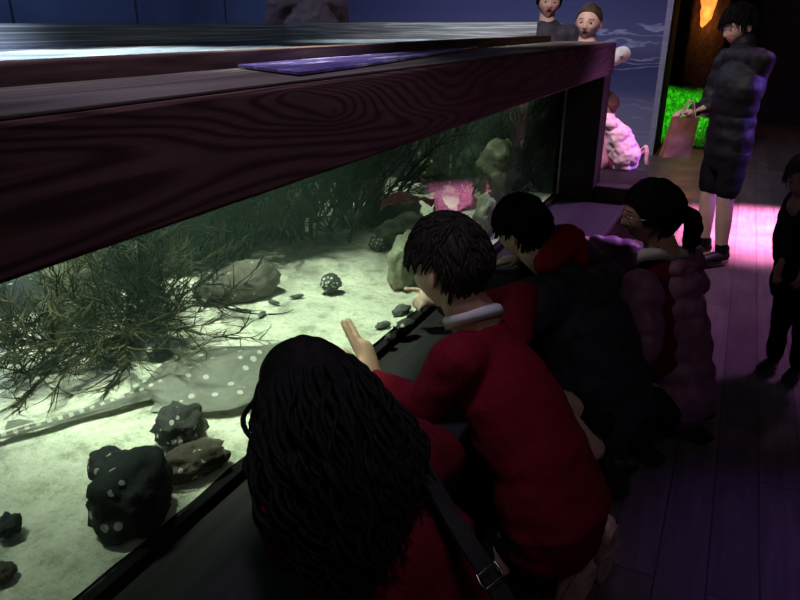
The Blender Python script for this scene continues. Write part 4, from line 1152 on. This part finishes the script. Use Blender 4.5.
for w in (-1, 1):
    bm = bmesh.new()
    tube(bm, curve_pts([c + rv * -0.02 + fv * 0.02 * w + Z * hh, c + rv * 0.015 + fv * 0.012 * w + Z * (hh + 0.075), c + rv * 0.045 + fv * 0.01 * w + Z * (hh + 0.085), c + rv * 0.065 + fv * 0.02 * w + Z * hh], 6), 0.004, n=8)
    from_bm('bag_handle', bm, simple('twisted_paper', (0.45, 0.36, 0.22), 0.8, 0.2), bag)

# girl peeping over the end rail
fw = (V((0, 0, 0)) - V((-0.9, 4.4, 0))).normalized()
hc = V((-0.921, 4.594, 1.417)); b0 = V((hc.x, hc.y, 0))
g = empty('person', b0, 'girl with tied-back hair and a blue top looking over the end rail', 'person', 'faces beyond the end rail')
h = hc.z / 0.925
J = stand(b0, ang(fw), h); J['head'] = hc
J['elL'] = V((-0.680, 4.486, 1.239)); J['wrL'] = V((-0.762, 4.299, 1.178)); J['elR'] = J['P'](0.14, 0.04, 0.66); J['wrR'] = J['P'](0.06, 0.13, 0.72)
build_person(g, dict(neck=J['neck'], torso=torso_of(J)), SKIN2, (hc, fw + rv * -0.25 + Z * -0.08, (0.08, 0, 1)), 0.205, limbs=legs(J) + arms_of(J), mouth=0.5,
    hands=[dict(wrist=J['wr' + s], d=fw + Z * 0.1, nrm=(0, 0, -1), side=-1 if s == 'L' else 1, sc=0.85) for s in 'LR'], hairmat=simple('hair_mid_brown', (0.045, 0.028, 0.02), 0.6, 0.5), hair_th=0.03, nape=-0.3, fringe=0.30, side=0.05, voxel=0.004)
dress(g, J, BLUE_CLOTH, BLUE_CLOTH, 'blue_top', 'trousers', SKIN2, SHOE_DARK, 0.95, sleeve=0.3)
garment(g, 'white_sleeve', WHITE_CLOTH, [([mid(J['shL'], J['elL'], 0.45), J['elL'], mid(J['elL'], J['wrL'], 0.5)], [0.045, 0.046, 0.036])], 0.006, 0.003, 18)
bm = bmesh.new(); q = V((-0.677, 4.386, 1.253)); 
tri = [q + rv * x * 0.011 + Z * y * 0.022 for x, y in ((-1, -1), (1, -1), (0.1, 1.1))]  # pale triangle added to paint the highlight on the sleeve
vs = [bm.verts.new(p) for p in tri]; bm.faces.new(vs); bmesh.ops.solidify(bm, geom=bm.faces[:], thickness=0.004)
from_bm('sleeve_highlight', bm, simple('painted_highlight', (0.9, 0.92, 1.0), 0.4, 0.05), g, smooth=False)

hc = V((-1.274, 4.959, 1.544)); b0 = V((hc.x, hc.y, 0))
fw = (V((0, 0, 0)) - b0).normalized()
g = empty('person', b0, 'child with dark hair and open mouth standing behind the far corner of the water', 'person', 'faces beyond the end rail')
h = hc.z / 0.925
J = stand(b0, ang(fw), h); J['head'] = hc
build_person(g, dict(neck=J['neck'], torso=torso_of(J)), SKIN2, (hc, fw + Z * -0.05 + rv * 0.1, (0.05, 0, 1)), 0.205, limbs=legs(J) + arms_of(J), mouth=0.8,
    hands=[dict(wrist=J['wr' + s], d=-Z + fw * 0.2, nrm=J['r'] * (1 if s == 'L' else -1), side=1, sc=0.9) for s in 'LR'], hairmat=HAIR_BLACK, hair_th=0.06, nape=-0.3, fringe=0.26, side=-0.1, voxel=0.004)
dress(g, J, NAVY_COAT, BLACK_CLOTH, 'dark_top', 'trousers', SKIN2, SHOE_DARK, 1.0)

# small child with the pink rucksack
hc = V((-0.733, 4.411, 0.942)); b0 = V((hc.x, hc.y, 0))
fw = (-rv + fv * 0.35).normalized()
g = empty('person', b0, 'small child in pink wearing a pale rucksack beyond the corner post', 'person')
h = hc.z / 0.93
J = stand(b0, ang(fw), h); J['head'] = hc + Z * 0.0
build_person(g, dict(neck=J['neck'], torso=torso_of(J)), SKIN2, (J['head'], fw + Z * -0.2, (0, 0, 1)), 0.15, limbs=legs(J) + arms_of(J),
    hands=[dict(wrist=J['wr' + s], d=-Z + fw * 0.3, nrm=J['r'] * (1 if s == 'L' else -1), side=1, sc=0.65) for s in 'LR'], hairmat=simple('hair_auburn', (0.09, 0.035, 0.03), 0.6, 0.4), hair_th=0.07, nape=-0.3)
dress(g, J, PINK_CLOTH, PINK_CLOTH, 'pink_jacket', 'pink_trousers', SKIN2, SHOE_LIGHT, 1.1)
rk = empty('rucksack', (-0.588, 4.243, 0.545), 'puffy pale pink rucksack with a loose strap on the back of the small child', 'bag')
c = V((-0.627, 4.309, 0.735)); 
bx = -fw; by = V((fw.y, -fw.x, 0))
Rb = Matrix((by, bx, Z)).transposed()
Rt = Rb @ Matrix.Rotation(0.35, 3, 'X')
garment(rk, 'sack', PINK_PALE, [([c + Rt @ V((0, 0.02, -0.11)), c + Rt @ V((0, 0.025, -0.06)), c + Rt @ V((0, 0.015, 0.05)), c + Rt @ V((0, -0.02, 0.14))], [0.075, 0.085, 0.078, 0.05], by, 1.35)], 0.006, 0.016, 20)
garment(rk, 'front_pocket', PINK_PALE, [([c + Rt @ V((-0.06, 0.075, -0.09)), c + Rt @ V((0.06, 0.075, -0.09))], [0.04, 0.04], Z, 1.4)], 0.006, 0.008, 24)
garment(rk, 'top_flap', PINK_PALE, [([c + Rt @ V((-0.06, -0.005, 0.13)), c + Rt @ V((0.06, -0.005, 0.13))], [0.04, 0.04], Z, 0.8)], 0.006, 0.008, 22)
for s_, o_ in ((-1, 0.0), (1, 0.02)):
    band(rk, 'strap', PINK_PALE, [c + Rt @ V((0.09, 0.06, -0.06 + o_)), c + Rt @ V((0.12, 0.11, -0.11 + o_)), c + Rt @ V((0.09, 0.15, -0.10 + o_)), c + Rt @ V((0.10, 0.13, -0.16 - o_))], 0.009, 1.4)

# small child at the right edge of the view
hc = V((0.283, 3.029, 0.853)); b0 = V((hc.x + 0.07, hc.y + 0.04, 0)); fw = (-rv * 0.8 - fv * 0.5).normalized()
g = empty('person', b0, 'small child in dark clothes standing half cut off at the right edge', 'person')
h = hc.z / 0.925
J = stand(b0, ang(fw), h); J['head'] = hc; J['neck'] = hc - Z * 0.11
J['wrL'] = J['P'](-0.05, 0.12, 0.56); J['wrR'] = J['P'](0.05, 0.12, 0.56)
for k in ('kn', 'an', 'heel', 'toe'): pass
build_person(g, dict(neck=J['neck'], torso=torso_of(J)), SKIN, (hc, fw + Z * -0.2, (0, 0, 1)), 0.175, limbs=legs(J) + arms_of(J),
    hands=[dict(wrist=J['wr' + s], d=-Z + fw * 0.3, nrm=J['r'] * (1 if s == 'L' else -1), side=1, sc=0.65) for s in 'LR'], hairmat=simple('hair_dull_brown', (0.06, 0.05, 0.045), 0.6, 0.4), hair_th=0.08, nape=-0.3, tufts=200)
dress(g, J, BLACK_CLOTH, BLACK_CLOTH, 'dark_coat', 'dark_trousers', SKIN, SHOE_DARK, 1.3, long=True)

# adults beyond the tank
b0 = V((-2.95, 4.55, 0)); fw = V((0.75, -0.65, 0)).normalized()
g = empty('person', b0, 'adult in a grey-brown top leaning over behind the tank, head out of view', 'person')
J = stand(b0, ang(fw), 1.92, lean=0.03)
build_person(g, dict(neck=J['neck'], torso=torso_of(J)), SKIN, (J['head'], fw + Z * -0.3, (0, 0, 1)), 0.23, limbs=legs(J) + arms_of(J),
    hands=[dict(wrist=J['wr' + s], d=-Z + fw * 0.3, nrm=J['r'] * (1 if s == 'L' else -1), side=1, sc=1.1) for s in 'LR'], hairmat=HAIR_BROWN, voxel=0.007)
dress(g, J, GREYBROWN, BLACK_CLOTH, 'jersey', 'trousers', SKIN, SHOE_DARK, 1.15)

# ------------------------------------------------------------------ the passage beyond the mural
bm = bmesh.new(); nx, ny = 60, 60
gr = [[None] * (ny + 1) for _ in range(nx + 1)]
for i in range(nx + 1):
    for j in range(ny + 1):
        x = -1.55 + 1.6 * i / nx; y = 9.15 + 1.7 * j / ny
        gr[i][j] = bm.verts.new((x, y, 0.02 + 0.52 * sm(0, 0.9, j / ny) + 0.05 * noise.noise(V((x * 6, y * 6, 0)))))
for i in range(nx):
    for j in range(ny):
        bm.faces.new((gr[i][j], gr[i + 1][j], gr[i + 1][j + 1], gr[i][j + 1]))
rnd = random.Random(2)
for k in range(5200):
    i = rnd.randint(0, nx); j = rnd.randint(0, ny); p = gr[i][j].co + V((rnd.uniform(-.02, .02), rnd.uniform(-.02, .02), 0))
    t = V((rnd.uniform(-.03, .03), rnd.uniform(-.04, .02), rnd.uniform(.03, .06)))
    a = bm.verts.new(p + V((0.006, 0, 0))); b_ = bm.verts.new(p - V((0.006, 0, 0))); c_ = bm.verts.new(p + t); bm.faces.new((a, b_, c_))
tag(from_bm('artificial_grass', bm, simple('bright_green_grass', (0.10, 0.50, 0.04), 0.8, 0.5, 12, 0.2), smooth=False), 'bank of bright green artificial grass in the passage behind the mural', 'grass', kind='stuff')
rock('rock_pillar', (-0.60, 11.50, 1.3), (0.30, 0.28, 1.7), rock_mat('cave_rock', (0.05, 0.03, 0.025), alt=(0.14, 0.07, 0.05)), 'tall brown cave rock pillar below the orange lamp', 0.2, 0.12, 2.2, 201, cat='pillar', sharp=0.8)
lamp = empty('flame_lamp', (-0.625, 11.164, 1.594), 'glowing orange flame-shaped lamp on the dark rock pillar', 'lamp')
c = V((-0.627, 11.198, 1.672))
c0 = c.copy()
garment(lamp, 'flame_shade', glow('orange_glow', (1.0, 0.22, 0.04), 2.2), [([c + Z * 0.28, c + Z * 0.05, c - Z * 0.17, c + V((-0.03, 0, -0.29))], [0.075, 0.10, 0.075, 0.02])], 0.012, 0.02, 10)
garment(lamp, 'bracket', BLACKWOOD, [([c + V((0, 0.05, 0.2)), c + V((0.0, 0.12, 0.22))], [0.03, 0.03])], 0.01, 0)

# ------------------------------------------------------------------ light
def spot(name, loc, target, energy, color, size, blend=0.6, soft=0.1):
    l = bpy.data.lights.new(name, 'SPOT'); l.energy = energy; l.color = color; l.spot_size = math.radians(size); l.spot_blend = blend; l.shadow_soft_size = soft
    o = bpy.data.objects.new(name, l); COL.objects.link(o); o.location = loc
    o.rotation_euler = (V(target) - V(loc)).to_track_quat('-Z', 'Y').to_euler()
    return o
def area(name, loc, target, energy, color, sx, sy, spread=180):
    l = bpy.data.lights.new(name, 'AREA'); l.energy = energy; l.color = color; l.shape = 'RECTANGLE'; l.size = sx; l.size_y = sy; l.spread = math.radians(spread)
    o = bpy.data.objects.new(name, l); COL.objects.link(o); o.location = loc
    o.rotation_euler = (V(target) - V(loc)).to_track_quat('-Z', 'Y').to_euler()
    return o
GREENISH = (0.90, 1.0, 0.80)
spot('tank_lamp', (-1.45, 1.25, 2.7), (-1.20, 1.35, 0.6), 900, GREENISH, 44, 0.8, 0.12)
spot('tank_lamp_near', (-1.5, 0.4, 2.7), (-1.15, 0.7, 0.6), 200, GREENISH, 34, 0.9, 0.12)
spot('tank_lamp_far', (-1.5, 2.75, 2.7), (-1.2, 2.8, 0.7), 330, GREENISH, 44, 0.8, 0.12)
spot('surface_fill', (-0.6, 0.5, 2.3), (-2.0, 0.6, 1.34), 1100, (0.66, 0.74, 1.0), 62, 0.8, 0.2)  # added unseen spot that brightens the water strip and guard
spot('rail_fill', (-0.4, 0.6, 2.9), (-0.75, 0.9, 1.33), 70, (0.8, 0.75, 1.0), 44, 0.9, 0.2)  # added unseen spot that lifts the top of the rail
spot('pink_floor_spot', (1.3, 6.9, 3.0), (0.32, 5.55, 0), 12000, (1.0, 0.28, 0.60), 28, 1.0, 0.08)
spot('violet_rim', (1.9, 4.6, 2.0), (0.1, 4.6, 0.9), 420, (0.30, 0.14, 1.0), 22, 0.6, 0.1)
spot('violet_floor', (1.0, 4.6, 3.0), (0.2, 3.95, 0.1), 190, (0.72, 0.28, 0.85), 46, 0.9, 0.2)
spot('blue_floor', (1.0, 2.3, 3.0), (0.42, 1.8, 0), 60, (0.40, 0.22, 1.0), 22, 0.9, 0.1)
spot('pink_child', (0.9, 3.6, 2.9), (-0.66, 4.2, 0.6), 260, (1.0, 0.42, 0.75), 16, 0.6, 0.06)
spot('green_spot', (-0.6, 9.3, 2.6), (-0.9, 10.0, 0.2), 260, (0.25, 1.0, 0.15), 40, 0.7, 0.1)
area('mural_wash', (-2.6, 6.2, 3.1), (-1.6, 8.4, 0.9), 60, (0.65, 0.68, 1.0), 2.5, 0.4)
area('blue_wall_wash', (-3.6, 3.0, 3.1), (-4.9, 4.0, 1.2), 34, (0.6, 0.7, 1.0), 5, 0.4)
area('room_fill', (0.9, -0.2, 3.0), (-0.4, 1.6, 0.6), 5, (1.0, 0.80, 0.82), 1.2, 1.2)
spot('ledge_violet', (0.6, 4.6, 2.9), (-0.5, 3.0, 0.6), 520, (0.70, 0.30, 0.95), 22, 0.9, 0.1)
spot('girl_face_fill', (-1.1, 1.7, 2.5), (-0.27, 2.34, 0.82), 16, (1.0, 0.85, 0.85), 12, 0.8, 0.1)  # added unseen spot lifting the face of the girl with glasses
area('face_fill', (-1.0, 2.6, 3.1), (-0.95, 4.3, 1.4), 14, (1.0, 0.85, 0.85), 0.6, 0.6, 70)
l = bpy.data.lights.new('flame_light', 'POINT'); l.energy = 6; l.color = (1.0, 0.35, 0.08); l.shadow_soft_size = 0.08
o = bpy.data.objects.new('flame_light', l); COL.objects.link(o); o.location = V(c0) + V((0.05, -0.25, -0.2))
w = bpy.data.worlds.new('world'); scene.world = w; w.use_nodes = True
w.node_tree.nodes['Background'].inputs[0].default_value = (0.35, 0.28, 0.45, 1); w.node_tree.nodes['Background'].inputs[1].default_value = 0.004
